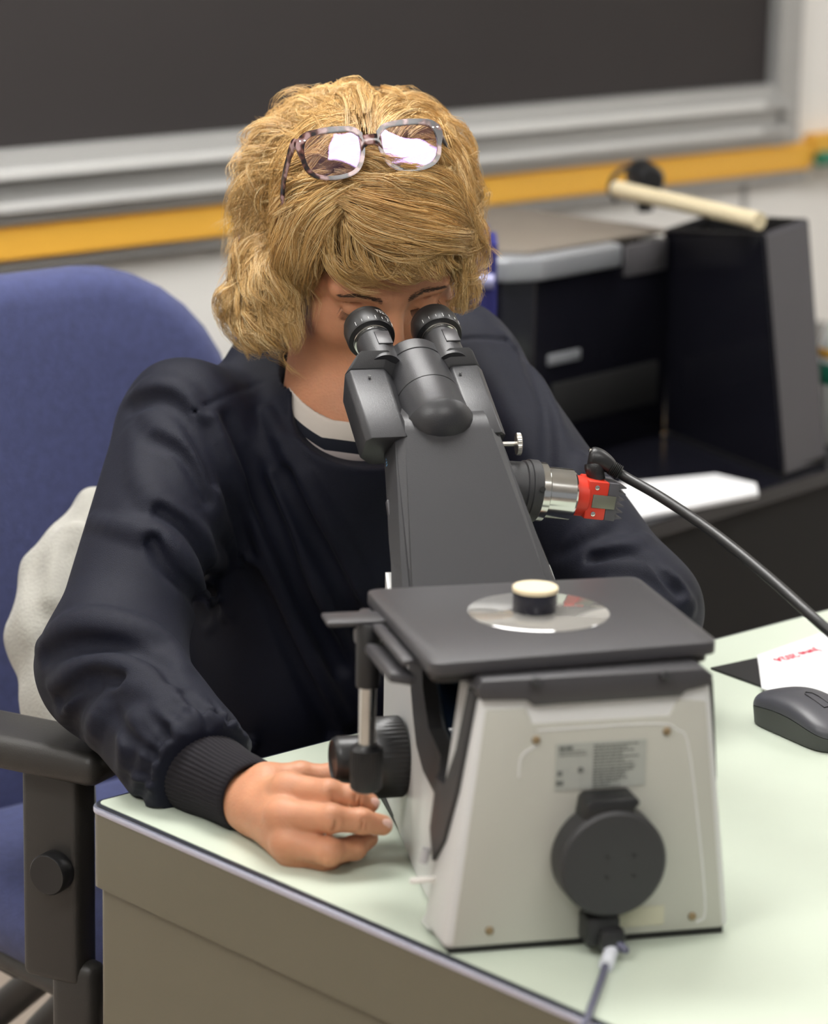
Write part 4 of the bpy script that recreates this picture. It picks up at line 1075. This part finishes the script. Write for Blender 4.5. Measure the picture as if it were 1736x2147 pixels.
ridges = [  # (pixel polyline, radius, how far the fold stands out)
 ([(262, 838), (305, 812), (368, 815), (402, 850), (420, 900)], .016, .007),
 ([(300, 870), (360, 915), (415, 990), (462, 1080), (498, 1180)], .018, .007),
 ([(268, 900), (290, 990), (340, 1060), (400, 1120), (450, 1190)], .018, .006),
 ([(170, 1088), (240, 1100), (320, 1125), (385, 1175), (422, 1250), (432, 1310)], .017, .009),
 ([(360, 1060), (420, 1120), (455, 1200), (470, 1290)], .012, .006),
 ([(84, 1350), (125, 1318), (195, 1308), (285, 1322), (350, 1350), (385, 1395)], .022, .013),
 ([(110, 1440), (165, 1400), (235, 1395), (310, 1420), (372, 1460)], .016, .010),
 ([(200, 1425), (250, 1432), (310, 1450), (350, 1490)], .013, .007),
 ([(120, 1580), (128, 1500), (165, 1450), (215, 1418)], .015, .008),
 ([(175, 1620), (190, 1540), (215, 1470)], .014, .007),
 ([(235, 1660), (255, 1590), (275, 1520), (320, 1490)], .018, .007),
 ([(315, 1680), (330, 1610), (365, 1540), (420, 1500)], .016, .007),
 ([(398, 1512), (440, 1502), (490, 1530), (522, 1568)], .012, .008),
 ([(445, 880), (510, 1040), (590, 1240), (670, 1420), (730, 1510)], .013, .0105),
 ([(505, 1150), (550, 1205), (610, 1330), (690, 1500), (720, 1580)], .012, .0100),
 ([(560, 1000), (640, 1180), (715, 1340), (750, 1400)], .012, .0100),
 ([(645, 1000), (730, 1190), (785, 1300)], .012, .0095),
 ([(560, 860), (620, 980), (700, 1110), (780, 1230)], .011, .0085),
 ([(1000, 730), (1060, 840), (1105, 950), (1120, 1060)], .020, .006),
 ([(1060, 700), (1120, 780), (1165, 880), (1190, 960)], .016, .005),
 ([(1225, 960), (1195, 1010), (1165, 1050)], .012, .006),
 ([(1285, 1060), (1240, 1110), (1190, 1140)], .013, .006),
 ([(1450, 1270), (1400, 1215), (1330, 1190), (1250, 1195), (1165, 1215)], .017, .009),
 ([(1360, 1125), (1290, 1150), (1220, 1175), (1160, 1190)], .014, .007),
]
grooves = [
 ([(272, 852), (335, 838), (385, 870), (420, 940), (445, 1010)], .010, .006),
 ([(325, 925), (380, 960), (430, 1050)], .009, .005),
 ([(335, 1075), (385, 1110), (425, 1170), (445, 1270)], .010, .007),
 ([(320, 1140), (350, 1195), (400, 1240), (425, 1290)], .010, .007),
 ([(95, 1378), (165, 1352), (260, 1358), (335, 1390), (365, 1430)], .009, .007),
 ([(125, 1470), (190, 1425), (255, 1428)], .008, .006),
 ([(150, 1540), (165, 1480), (200, 1440)], .008, .006),
 ([(240, 1500), (280, 1560), (262, 1640)], .008, .004),
 ([(350, 1530), (312, 1600), (292, 1680)], .008, .005),
 ([(480, 880), (560, 1060), (640, 1250), (710, 1400)], .012, .009),
 ([(600, 1000), (690, 1180), (760, 1310)], .012, .008),
 ([(525, 1200), (580, 1300), (650, 1450), (690, 1540)], .011, .008),
 ([(430, 900), (470, 1020), (520, 1150)], .009, .004),
 ([(1090, 720), (1140, 850), (1150, 960), (1140, 1060)], .008, .004),
 ([(1420, 1240), (1340, 1170), (1250, 1175)], .009, .005),
 ([(390, 1455), (430, 1490), (480, 1512)], .006, .004),
]
seams = [[(408, 862), (470, 832), (548, 800)], [(408, 862), (445, 960), (490, 1090), (506, 1180)], [(506, 1180), (540, 1198), (556, 1215), (590, 1290), (640, 1400)],
         [(958, 712), (1010, 708), (1062, 712)], [(1062, 712), (1100, 760), (1140, 850), (1152, 950)]]
RG = [(P, l[1], l[2]) for l in ridges for P in seg_project([l[0]])]
GR = [(P, l[1], l[2]) for l in grooves for P in seg_project([l[0]])]
SE = seg_project(seams)
def grad(f, P, e=.002):
    P = P.astype(F32); g = np.stack([f(P+np.asarray(a, F32)*e)-f(P-np.asarray(a, F32)*e) for a in np.eye(3)], 1); return g/(np.linalg.norm(g, axis=1, keepdims=True)+1e-9)
RG = [(P-grad(jacket_base, P)*(r-h_), r, h_) for P, r, h_ in RG]
GR = [(P+grad(jacket_base, P)*(r-h_), r, h_) for P, r, h_ in GR]
open_n = dep(775, 880, 3.03)         # centre of the neck opening
ndir = (nk0-NB)/np.linalg.norm(nk0-NB)
def opening(p):  # scooped neck hole
    d = cap(p, NB+ndir*.010, NB+ndir*.16, .069, .084)
    return sm(d, ell(p, dep(778, 856, 2.99), (.083, .10, .057)), .008)
cuff_end = dep(425, 1622, 2.728)
def near(P, p, r):
    lo = P.min(0)-r; hi = P.max(0)+r; return ((p > lo) & (p < hi)).all(1)
def jacket_sdf(p):
    d = jacket_base(p).copy()
    act = np.abs(d) < .035
    if act.any():
        q = p[act]; e = d[act].copy()
        for P, r, h_ in RG:
            m = near(P, q, r+.02)
            if not m.any(): continue
            qq = q[m]; c = None; n = len(P)
            for i in range(n-1):
                ra = r*(.55+.45*sin(pi*min(1, max(0, i/(n-1))))); rb = r*(.55+.45*sin(pi*(i+1)/(n-1)))
                s_ = cap(qq, P[i], P[i+1], ra, rb); c = s_ if c is None else np.minimum(c, s_)
            e[m] = sm(e[m], c, .009)
        for P, r, h_ in GR:
            m = near(P, q, r+.02)
            if not m.any(): continue
            qq = q[m]; c = None
            for i in range(len(P)-1):
                s_ = cap(qq, P[i], P[i+1], r*.8); c = s_ if c is None else np.minimum(c, s_)
            e[m] = ssub(e[m], c, .009)
        for P in SE:
            m = near(P, q, .01)
            if not m.any(): continue
            qq = q[m]; c = None
            for i in range(len(P)-1):
                s_ = cap(qq, P[i], P[i+1], .0016); c = s_ if c is None else np.minimum(c, s_)
            e[m] = ssub(e[m], c-.0, .004)
        # gathers where the sleeve meets the cuff
        ax_ = (wrR-elR)/np.linalg.norm(wrR-elR); rel = q-cuff_end.astype(F32); t = rel@ax_.astype(F32)
        w_ = np.exp(-((t+.012)/.022)**2)*(np.linalg.norm(rel, axis=1) < .09)
        s1 = np.cross(ax_, Z); s1 /= np.linalg.norm(s1); s2 = np.cross(s1, ax_)
        ang = np.arctan2(rel@s2.astype(F32), rel@s1.astype(F32)); e = e+w_*(.0016*np.sin(ang*17)+.0010*np.sin(ang*29+1))
        # soft cloth unevenness
        e = e+.0016*np.sin(q[:, 0]*46+q[:, 2]*31+2*np.sin(q[:, 1]*23))*np.sin(q[:, 2]*38-q[:, 1]*27+1)
        d[act] = e
    d = ssub(d, opening(p), .004)
    ax_ = (wrR-elR)/np.linalg.norm(wrR-elR)
    d = np.maximum(d, (p-cuff_end.astype(F32))@ax_.astype(F32)-.004 + np.where(np.linalg.norm(p-cuff_end.astype(F32), axis=1) > .10, -9, 0))
    return d
jacket = sdf_obj('scrub_jacket', jacket_sdf, (-.45, 2.4, .45), (.50, 3.5, 1.30), .0034, m_jacket, person)
# cuff : ribbed tube, ribs run along the arm
ca, cb_ = dep(418, 1617, 2.735), dep(532, 1673, 2.668)
ax_ = (cb_-ca); Lc = np.linalg.norm(ax_); ax_ /= Lc
s1 = np.cross(ax_, Z); s1 /= np.linalg.norm(s1); s2 = np.cross(s1, ax_)
nv = 220; rows = []
prof = [(-.004, .030), (0, .0395), (.006, .0405), (.02, .0395), (.035, .0375), (.05, .0355), (Lc-.006, .0345), (Lc-.001, .0335), (Lc, .0315), (Lc-.003, .0290), (Lc-.02, .0285)]
vv_ = []
for (z_, r) in prof:
    for i in range(nv):
        t = 2*pi*i/nv; rr = r+(.00045*(1 if i % 4 < 2 else -1) if .001 < z_ < Lc-.004 else 0); rr *= 1+.03*sin(2*t+1)
        vv_.append(ca+ax_*z_+(s1*cos(t)+s2*sin(t))*rr)
ff_ = [(k*nv+i, k*nv+(i+1) % nv, (k+1)*nv+(i+1) % nv, (k+1)*nv+i) for k in range(len(prof)-1) for i in range(nv)]
o = link('cuff', np_mesh('cuff', vv_, ff_), m_cuff, jacket, 180); o['label'] = 'dark ribbed knit cuff'
# striped shirt in the neck opening
ms = bpy.data.materials.new('striped_shirt'); ms.use_nodes = True; nt = ms.node_tree; pb_ = nt.nodes['Principled BSDF']; pb_.inputs['Roughness'].default_value = .9
at = nt.nodes.new('ShaderNodeAttribute'); at.attribute_name = 'ring'; cr_ = nt.nodes.new('ShaderNodeValToRGB'); cr_.color_ramp.interpolation = 'CONSTANT'
el_ = cr_.color_ramp.elements; el_[0].color = (.66, .60, .54, 1); el_[1].position = .20; el_[1].color = (.008, .010, .02, 1); e3_ = el_.new(.30); e3_.color = (.66, .58, .56, 1)
nt.links.new(at.outputs['Fac'], cr_.inputs[0]); nt.links.new(cr_.outputs[0], pb_.inputs['Base Color'])
def shirt_sdf(p):
    d = sm(torso_core(p, -.007), cap(p, NB-ndir*.010, NB+ndir*.024, .0690, .0670), .015)
    rel = (p-NB.astype(F32)); al = rel@ndir.astype(F32)
    d = np.maximum(d, al-.022-.033*np.clip(rel@V.astype(F32)/.06, -1, 1))
    d = ssub(d, cap(p, nk0, NB, .0610, .0645), .002)
    return np.maximum(d, sph(p, NB, .165))
so = sdf_obj('shirt', shirt_sdf, NB-.18, NB+.18, .0022, ms, person)
so['label'] = 'cream shirt with dark stripe'
vco = np.empty(len(so.data.vertices)*3, F32); so.data.vertices.foreach_get('co', vco); vco = vco.reshape(-1, 3)+np.array(wl(so), F32)
rel = vco-NB.astype(F32); al = rel@ndir.astype(F32); rad_ = np.sqrt(np.maximum(0, (rel**2).sum(1)-al**2))
ring = (.022+.033*np.clip(rel@V.astype(F32)/.06, -1, 1)-al)+(rad_-.068)*.8
a_ = so.data.attributes.new('ring', 'FLOAT', 'POINT'); a_.data.foreach_set('value', (ring*12).astype(F32))
hipL, hipR = dep(900, 1690, 3.36)-Z*.0, dep(640, 1720, 3.28)
fwd = (N-V)/np.linalg.norm(N-V)
legs_ = []
for hp_, off in ((hipR, -.02), (hipL, .02)):
    h0_ = np.array([hp_[0], hp_[1], .60]); k0_ = h0_+fwd*.40+A*off; k0_ = k0_+A*max(0, .12-float((k0_-DC)@A)); k0_[2] = .565; a0_ = k0_+fwd*.02; a0_[2] = .10
    legs_.append((h0_, k0_, a0_))
def trouser_sdf(p):
    d = cap(p, legs_[0][0], legs_[1][0], .085, .085)
    for h0_, k0_, a0_ in legs_:
        d = sm(d, cap(p, h0_, k0_, .080, .062), .03); d = sm(d, cap(p, k0_, a0_, .060, .050), .01)
    return d+.0015*np.sin(p[:, 2]*60+p[:, 0]*30)
sdf_obj('trousers', trouser_sdf, (-.6, 2.2, 0), (.6, 3.6, .75), .006, mat('black_trouser_cloth', (.012, .012, .014), .85, bump=.3, bscale=900), person)
for h0_, k0_, a0_ in legs_:
    def shoe_sdf(p, a0_=a0_): return np.maximum(sm(cap(p, a0_*[1, 1, 0]+Z*.055, a0_*[1, 1, 0]+Z*.10, .046, .040), cap(p, a0_*[1, 1, 0]+Z*.045, a0_*[1, 1, 0]+fwd*.17+Z*.040, .044, .038), .02), .002-p[:, 2])
    sdf_obj('shoe', shoe_sdf, a0_*[1, 1, 0]-[.3, .3, .01], a0_*[1, 1, 0]+[.3, .3, .2], .005, m_rubber, person)
# grey cloth bunched between the back of the chair and the person
cloth_pts = [dep(170, 1100, 3.22), dep(120, 1240, 3.18), dep(90, 1380, 3.14)]
def cloth_sdf(p):
    d = cap(p, dep(212, 1090, 3.26), dep(150, 1220, 3.22), .036, .048)
    d = sm(d, cap(p, dep(150, 1220, 3.22), dep(110, 1330, 3.18), .048, .042), .03)
    d = sm(d, cap(p, dep(110, 1330, 3.18), dep(128, 1470, 3.14), .042, .034), .03)
    d = sm(d, cap(p, dep(128, 1470, 3.14), dep(140, 1690, 3.08), .034, .03), .03)
    for (a, b_, r) in (((150, 1120), (110, 1260), .014), ((190, 1130), (150, 1290), .012), ((90, 1260), (80, 1330), .014), ((120, 1330), (105, 1440), .012)):
        d = sm(d, cap(p, dep(*a, 3.19), dep(*b_, 3.15), r), .014)
    for (a, b_, r) in (((170, 1130), (125, 1300), .006), ((140, 1150), (98, 1290), .006), ((185, 1170), (140, 1340), .006), ((100, 1320), (95, 1420), .006), ((125, 1340), (118, 1450), .006)):
        d = ssub(d, cap(p, dep(*a, 3.16), dep(*b_, 3.11), r*.8), .008)
    return d+.0015*np.sin(p[:, 0]*140+p[:, 2]*60)
co = sdf_obj('draped_cloth', cloth_sdf, (-.6, 2.9, .6), (-.1, 3.5, 1.2), .005, m_cloth, None)
tag(co, 'pale grey knit cloth bunched between the blue chair back and the navy sleeve', 'cloth')

# ------------------------------------------------------------------ hair
def hair_shell(p):
    q = toh(p)
    d = ell(q, (0, -.020, .044), (.094, .116, .100))
    for (x, y, D, r) in ((735, 262, 3.06, .040), (650, 290, 3.05, .040), (590, 330, 3.04, .040), (850, 285, 3.06, .044), (915, 330, 3.04, .036), (555, 400, 3.04, .034),
                         (548, 480, 3.04, .030), (540, 560, 3.03, .032), (528, 640, 3.03, .030), (560, 690, 3.01, .026), (590, 600, 2.99, .028), (600, 690, 2.985, .018),
                         (940, 420, 3.03, .034), (958, 490, 3.00, .026), (962, 560, 2.99, .020), (966, 620, 2.99, .014),
                         (700, 460, 2.935, .034), (800, 480, 2.925, .036), (880, 490, 2.925, .034), (640, 520, 2.955, .028), (790, 555, 2.915, .014), (860, 560, 2.915, .014), (925, 560, 2.92, .014), (710, 545, 2.93, .016)):
        d = sm(d, sph(p, dep(x, y, D), r), .018)
    return d
hair_e = empty('hair', HC, 'person hair')
del hair_e['label']
hair_e.parent = person; hair_e.location = Vector(HC)-wl(person)
def cap_sdf(p):
    q = toh(p)
    d = hair_shell(p)+.015
    # keep the face free below the fringe and in front of the ears
    face = np.maximum(-(q[:, 1]-.018), (q[:, 2]-.043))      # <0 in front and below the fringe line
    d = np.maximum(d, -face)
    d = np.maximum(d, -(q[:, 2]+.095))
    return d
capo = sdf_obj('hair_undercoat', cap_sdf, (-.30, 2.7, 1.05), (.20, 3.3, 1.45), .003, m_haircap, hair_e)

GUIDES = [  # pixel polyline root -> tip, strands, wave amplitude, spread, lift (all on the outside of the hair)
 # fringe swept to the right
 ([(690, 385), (760, 400), (845, 415), (925, 440), (980, 480), (1000, 530)], 620, .0010, .009, 0),
 ([(700, 400), (765, 425), (840, 448), (920, 465), (978, 500), (995, 560)], 620, .0010, .009, .001),
 ([(790, 375), (860, 378), (930, 400), (975, 440), (1000, 490)], 480, .0012, .010, 0),
 ([(720, 425), (775, 462), (850, 488), (930, 500), (985, 500), (1012, 470)], 380, .0012, .007, .003),
 ([(715, 430), (745, 480), (800, 515), (870, 528), (945, 515), (985, 520)], 320, .0015, .007, .003),
 ([(830, 360), (900, 370), (950, 400), (985, 450)], 300, .001, .010, 0),
 # fringe falling over the forehead
 ([(735, 430), (728, 490), (745, 550), (790, 590), (850, 588)], 220, .0018, .006, -.003),
 ([(770, 445), (785, 510), (815, 562), (865, 590), (905, 588)], 190, .0018, .008, -.004),
 ([(820, 460), (835, 520), (862, 570), (905, 598)], 170, .0018, .008, -.004),
 ([(870, 470), (888, 530), (915, 575), (950, 590)], 180, .0018, .008, -.004),
 ([(915, 480), (935, 530), (950, 575), (955, 605)], 180, .0018, .008, -.004),
 ([(690, 440), (680, 500), (695, 560), (745, 597), (800, 600)], 220, .0018, .006, -.003),
 ([(955, 470), (972, 530), (975, 580), (968, 620)], 260, .0018, .007, 0),
 ([(800, 450), (790, 500), (800, 550), (835, 580), (880, 570)], 40, .002, .010, -.002),
 # left sweep from the parting
 ([(760, 375), (700, 400), (645, 445), (610, 510), (600, 580), (612, 650)], 480, .0018, .009, 0),
 ([(740, 400), (685, 440), (645, 500), (625, 560), (612, 640), (618, 720)], 420, .0022, .008, .001),
 ([(720, 430), (675, 480), (650, 540), (640, 590), (622, 660)], 300, .0022, .007, .001),
 ([(700, 380), (640, 395), (590, 440), (560, 510), (560, 590), (585, 660), (600, 730)], 520, .003, .010, 0),
 ([(640, 395), (590, 420), (560, 480), (540, 550), (545, 620), (575, 680), (610, 740)], 460, .004, .009, 0),
 ([(670, 400), (610, 430), (575, 480), (560, 540), (585, 610), (612, 680), (622, 775)], 360, .003, .007, .002),
 ([(700, 395), (655, 420), (610, 480), (590, 545), (610, 600), (600, 670), (612, 750)], 300, .003, .008, .002),
 # curls on the left
 ([(545, 480), (520, 540), (520, 600), (555, 640), (590, 650), (600, 620)], 260, .003, .006, .002),
 ([(560, 520), (550, 580), (570, 630), (560, 680), (575, 730)], 260, .004, .008, .001),
 ([(515, 480), (498, 540), (490, 600), (478, 650), (500, 700), (540, 730)], 420, .005, .008, 0),
 ([(530, 540), (505, 600), (495, 660), (520, 705), (560, 725), (590, 755)], 360, .005, .008, 0),
 ([(540, 600), (530, 660), (560, 710), (600, 745)], 300, .004, .008, 0),
 # behind the spectacles: combed up and back, wavy
 ([(640, 350), (590, 345), (545, 375), (515, 420), (508, 480), (520, 530)], 420, .004, .010, 0),
 ([(660, 320), (600, 290), (550, 300), (515, 345), (500, 400), (505, 460)], 460, .005, .010, 0),
 ([(690, 300), (640, 255), (590, 255), (545, 285), (512, 330)], 420, .006, .010, 0),
 ([(720, 295), (690, 235), (640, 225), (590, 245), (555, 275)], 420, .006, .010, 0),
 ([(750, 290), (735, 225), (700, 200), (650, 215), (620, 245)], 420, .006, .009, .002),
 ([(775, 290), (775, 230), (745, 195), (705, 205), (690, 250)], 340, .004, .007, .003),
 ([(790, 300), (800, 240), (840, 215), (890, 225), (935, 265), (960, 310)], 480, .002, .010, 0),
 ([(810, 310), (840, 262), (890, 250), (935, 285), (962, 340), (980, 400)], 480, .002, .010, 0),
 ([(850, 330), (900, 300), (945, 330), (968, 380), (985, 440)], 420, .002, .010, 0),
 ([(620, 380), (570, 390), (535, 430), (520, 490), (500, 560)], 420, .005, .010, 0),
 ([(600, 420), (565, 450), (540, 510), (520, 580), (505, 650)], 380, .005, .010, 0),
 ([(700, 330), (760, 330), (830, 340), (900, 350)], 300, .002, .014, 0),
 ([(700, 350), (640, 350), (590, 380), (560, 430)], 300, .003, .012, 0),
 # right side
 ([(950, 370), (975, 420), (990, 470), (1000, 520), (985, 570)], 320, .003, .008, 0),
 ([(965, 430), (990, 480), (1005, 530), (985, 570), (960, 590)], 220, .003, .006, .002),
 ([(975, 520), (985, 570), (985, 625), (970, 670)], 260, .003, .006, 0),
 ([(960, 540), (965, 590), (960, 640), (955, 665)], 200, .002, .005, 0),
]
LOOSE = [([(950, 430), (990, 420), (1018, 405), (1005, 440), (970, 470)], 26, .010), ([(960, 520), (1000, 510), (1030, 525), (1048, 545)], 16, .008), ([(970, 560), (1000, 590), (1015, 640)], 14, .008),
         ([(600, 440), (650, 470), (700, 500), (740, 520)], 16, .012), ([(560, 700), (600, 760), (640, 790)], 20, .010), ([(500, 440), (470, 470), (440, 500)], 10, .008),
         ([(620, 240), (600, 215), (640, 200), (700, 190)], 16, .008), ([(760, 195), (830, 195), (900, 225)], 14, .008), ([(520, 330), (495, 380), (500, 430)], 14, .006), ([(640, 480), (600, 530), (580, 600), (600, 640)], 24, .012),
         ([(760, 520), (800, 580), (860, 560), (880, 500)], 16, .008), ([(700, 540), (760, 570), (820, 545)], 16, .008), ([(560, 540), (600, 590), (640, 600), (660, 570)], 16, .01)]
NPT = 15
def field_grad(P):
    g = grad(hair_shell, P.reshape(-1, 3), .003); return g.reshape(P.shape)
def grow(c3, n, wave, spread, lift, npt=NPT, clump=20, free=False, rad=.00021):
    """n strands following the 3D curve c3, gathered in locks"""
    c3 = np.asarray(c3); t = np.linspace(0, 1, npt)[None, :, None]
    nc = max(2, n//clump)
    tang = np.gradient(c3, axis=0); tang /= np.linalg.norm(tang, axis=1, keepdims=True)+1e-9
    nrm_ = grad(hair_shell, c3, .003); side = np.cross(tang, nrm_); side /= np.linalg.norm(side, axis=1, keepdims=True)+1e-9
    co_ = rng.normal(0, spread, (nc, 1)); cph = rng.uniform(0, 6.28, (nc, 2)); cfr = rng.uniform(.7, 1.6, nc); clen = rng.uniform(.66, 1.0, nc); cdep = rng.uniform(-.013, .005, nc); wave = wave*1.7; cst = rng.uniform(0, .18, nc)
    k = rng.integers(0, nc, n)
    u0 = cst[k]+rng.uniform(0, .05, n); u1 = np.minimum(1, clen[k]+rng.normal(0, .05, n))
    uu = (u0[:, None]+(u1-u0)[:, None]*np.linspace(0, 1, npt)[None])*(len(c3)-1)
    i0 = np.clip(uu.astype(int), 0, len(c3)-2); fr_ = (uu-i0)[..., None]
    C_ = c3[i0]*(1-fr_)+c3[i0+1]*fr_; S_ = side[i0]*(1-fr_)+side[i0+1]*fr_; N_ = nrm_[i0]*(1-fr_)+nrm_[i0+1]*fr_
    own = rng.normal(0, spread*.145+.0008, (n, 1, 1)); own2 = rng.normal(0, .0014, (n, 1, 1))
    fan = (.75+.5*t)
    a1 = np.sin(cph[k, 0][:, None]+t[..., 0]*6.28*cfr[k][:, None])[..., None]; a2 = np.cos(cph[k, 1][:, None]+t[..., 0]*6.28*cfr[k][:, None]*1.3)[..., None]
    P = C_+S_*(co_[k][:, None]*fan+own*(.6+.9*t)+wave*a1*(.4+t))
    fine = rng.normal(0, 1, (n, 1, 1))*.0008*np.sin(t*9+rng.uniform(0, 6.28, (n, 1, 1)))
    P = P+S_*fine
    if not free:
        dd = hair_shell(P.reshape(-1, 3).astype(F32)).reshape(P.shape[:2])[..., None]; g = field_grad(P)
        tgt = cdep[k][:, None, None]+own2+lift+wave*.8*a2*(.3+t)
        P = P-g*(dd-tgt)*np.clip(.98, 0, 1)
    else: P = P+N_*(own2*2+t*.004)
    r = rad*rng.uniform(.75, 1.25, (n, 1))*np.clip(1.15-np.linspace(0, 1, npt)[None]**3*.95, .15, 1)*np.ones((n, npt))
    return P, r
SP, SR = [], []
def project_guide(px, d0=2.75, d1=3.3):
    c = catmull(np.array(px, float), 6*len(px)); P, hit = march(hair_shell, c, d0, d1)
    # points off the outline keep the depth of their neighbours, on the surface side
    P2 = []
    last = None
    for p, h_, xy in zip(P, hit, c):
        D = -float((RC.T@(p-CC))[2])
        if h_: last = D
        P2.append(dep(xy[0], xy[1], D if h_ else (last if last else 3.02)))
    return np.array(P2)
HK = 1.35
for px, n, wave, spread, lift in GUIDES:
    P, r = grow(project_guide(px), int(n*HK), wave, spread, lift); SP.append(P); SR.append(r)
for px, n, spread in LOOSE:
    P, r = grow(project_guide(px), n, .003, spread, .004, clump=4, free=True, rad=.00014); SP.append(P); SR.append(r)
# the sides and the back of the head, combed down and back from the crown
for i in range(46):
    az = rng.uniform(0, 2*pi); 
    pts = []
    for k in range(7):
        el__ = radians(78-k*(20 if True else 0)); a2_ = az+.25*sin(k+i)
        dx_, dy_, dz_ = cos(el__)*sin(a2_), cos(el__)*cos(a2_), sin(el__)
        pts.append((dx_, dy_, dz_))
    pts = np.array(pts)
    if cos(az) > .15: continue              # the front is combed by the curves above
    c3 = HC+(pts*[.11, .13, .115]+[0, -.02, .04])@RH.T
    P, r = grow(catmull(c3, 30), 150, .004, .016, 0); SP.append(P); SR.append(r)
SP = np.concatenate(SP); SR = np.concatenate(SR)
v, f = fine_tube_mesh(SP, SR)
hs = link('hair_strands', np_mesh('hair_strands', v, f), m_hair, hair_e, 180)
print('STRANDS', len(SP))

# ------------------------------------------------------------------ spectacles pushed up on the hair
gA = dep(612, 304, 2.925); gB = dep(937, 270, 2.955)
gx = gB-gA; gw = np.linalg.norm(gx); gx /= gw
gn = -V*cos(radians(24))+Z*sin(radians(24)); gn = gn-gx*(gn@gx); gn /= np.linalg.norm(gn); gy = np.cross(gn, gx)
gc0 = (gA+gB)/2+gy*-.004
fpts = np.array([[x_*gw/.15, y_*gw/.15-.008, -.9*x_*x_] for x_ in np.linspace(-.066, .066, 23) for y_ in (-.02, 0, .018)])
for _ in range(60):
    wp_ = gc0+fpts@np.stack([gx, gy, gn])
    if hair_shell(wp_.astype(F32)).min() > .001: break
    rr_ = (gc0-CC)/np.linalg.norm(gc0-CC); gc0 = gc0-rr_*.002
print('GLASSES depth', -float((RC.T@(gc0-CC))[2]))
gl = empty('reading_glasses', gc0, 'tortoiseshell reading glasses pushed up on the blonde hair', 'glasses')
Tg = Matrix([[*(gx[i], gy[i], gn[i]), gc0[i]] for i in range(3)]+[[0, 0, 0, 1]])
sc_g = gw/.150
def wrap(x, y, z): return (x*sc_g, y*sc_g-.008, z-.9*x*x)   # face-form curve
def lens_out(sg, grow_=0):
    # squarish lens outline, flatter on top, rounder at the bottom
    q = [(-.026, .013), (-.018, .0185), (0, .0195), (.016, .0185), (.024, .013), (.0265, .002), (.0235, -.012), (.014, -.0195), (-.002, -.0215), (-.016, -.0185), (-.023, -.010), (-.0262, .002)]
    q = [(sg*(x+.0) + sg*.0365*1.0, y) for x, y in q]
    c = np.mean(q, 0); q = [tuple(c+(np.array(p)-c)*(1+grow_/np.linalg.norm(np.array(p)-c))) for p in q]
    q = np.array(q+[q[0], q[1]]); n = 56; cc_ = catmull(q, n*len(q)//len(q)+8); 
    t = catmull(np.vstack([q[:-1]]), 60)[:-1]; return t
b_all = G(Tg)
for sg in (-1, 1):
    inn = lens_out(sg, 0); ou = lens_out(sg, .0042)
    # the top outer corner flares
    for p in ou:
        if p[1] > .004: p[1] += .0016
        if sg*p[0] > .052 and p[1] > -.002: p[0] += sg*.0036*min(1, (p[1]+.002)/.012)
    n = len(inn); b = bmesh.new(); vs = []
    for (ring_, z_) in ((inn, .0018), (ou, .0018), (ou, -.0022), (inn, -.0022)):
        vs.append([b.verts.new(wrap(p[0], p[1], z_)) for p in ring_])
    for k in range(4):
        a_, c_ = vs[k], vs[(k+1) % 4]
        for i in range(n): b.faces.new((a_[i], a_[(i+1) % n], c_[(i+1) % n], c_[i]))
    bmesh.ops.recalc_face_normals(b, faces=b.faces[:])
    bmesh.ops.bevel(b, geom=[e for e in b.edges if e.calc_face_angle(0) > .9], offset=.0006, segments=2, affect='EDGES')
    b_all._add(b)
    q = [wrap(x_*1.0, y_, .0002) for x_, y_ in inn]
    g = G(Tg); b = bmesh.new(); cx, cy = inn.mean(0)
    rings = []
    for s_ in (1.0, .75, .5, .25):
        rings.append([b.verts.new(wrap(cx+(p[0]-cx)*s_, cy+(p[1]-cy)*s_, .0002+.0007*(1-s_*s_))) for p in inn])
    c_ = b.verts.new(wrap(cx, cy, .0009))
    for r_, r2 in zip(rings[:-1], rings[1:]):
        for i in range(n): b.faces.new((r_[i], r_[(i+1) % n], r2[(i+1) % n], r2[i]))
    for i in range(n): b.faces.new((rings[-1][i], rings[-1][(i+1) % n], c_))
    bmesh.ops.recalc_face_normals(b, faces=b.faces[:])
    g._add(b); lens_o = g.out('lens', m_lens, gl, 180)
# bridge
bp_ = [(-.0105, .0135), (-.005, .0140), (.005, .0140), (.0105, .0135), (.0105, -.004), (.0065, .0015), (.003, .0038), (0, .0044), (-.003, .0038), (-.0065, .0015), (-.0105, -.004)]
b_all.prism(bp_, lambda p, w: wrap(p[0], p[1], w), -.0020, .0018, bev=.0006)
b_all.out('frame', m_tort, gl, 35)
for sg in (-1, 1):
    for dx_ in (0, .0042): G(Tg).lathe([(0, 0), (.0011, 0), (.0009, .0006), (0, .0007)], wrap(sg*(.0655-dx_), .0150, .0017), (0, 0, 1), 12).out('rivet', m_chrome, gl)
    c0_ = wrap(sg*.068, .014, -.004)
    ear_ = hw(sg*.082, -.010, .012)
    s0 = np.array(Tg @ Vector(c0_))
    pts = [s0-gn*.0, s0-gn*.012+hx*sg*.003, s0*.55+ear_*.45+hx*sg*.012, ear_+hx*sg*.006, ear_-hf*.02-hz*.02]
    G().tube(catmull(pts, 26), [.0052]*8+[.0046]*10+[.0055]*8, 12, flat=tuple(hx)).out('temple_arm', m_tort, gl)
    G(Tg).lathe([(0, -.001), (.0030, -.0012), (.0042, .0), (.0030, .0012), (0, .001)], (sg*.0105, -.010, -.006), (sg*.7, 0, .7), 16).out('nose_pad', m_tort, gl)
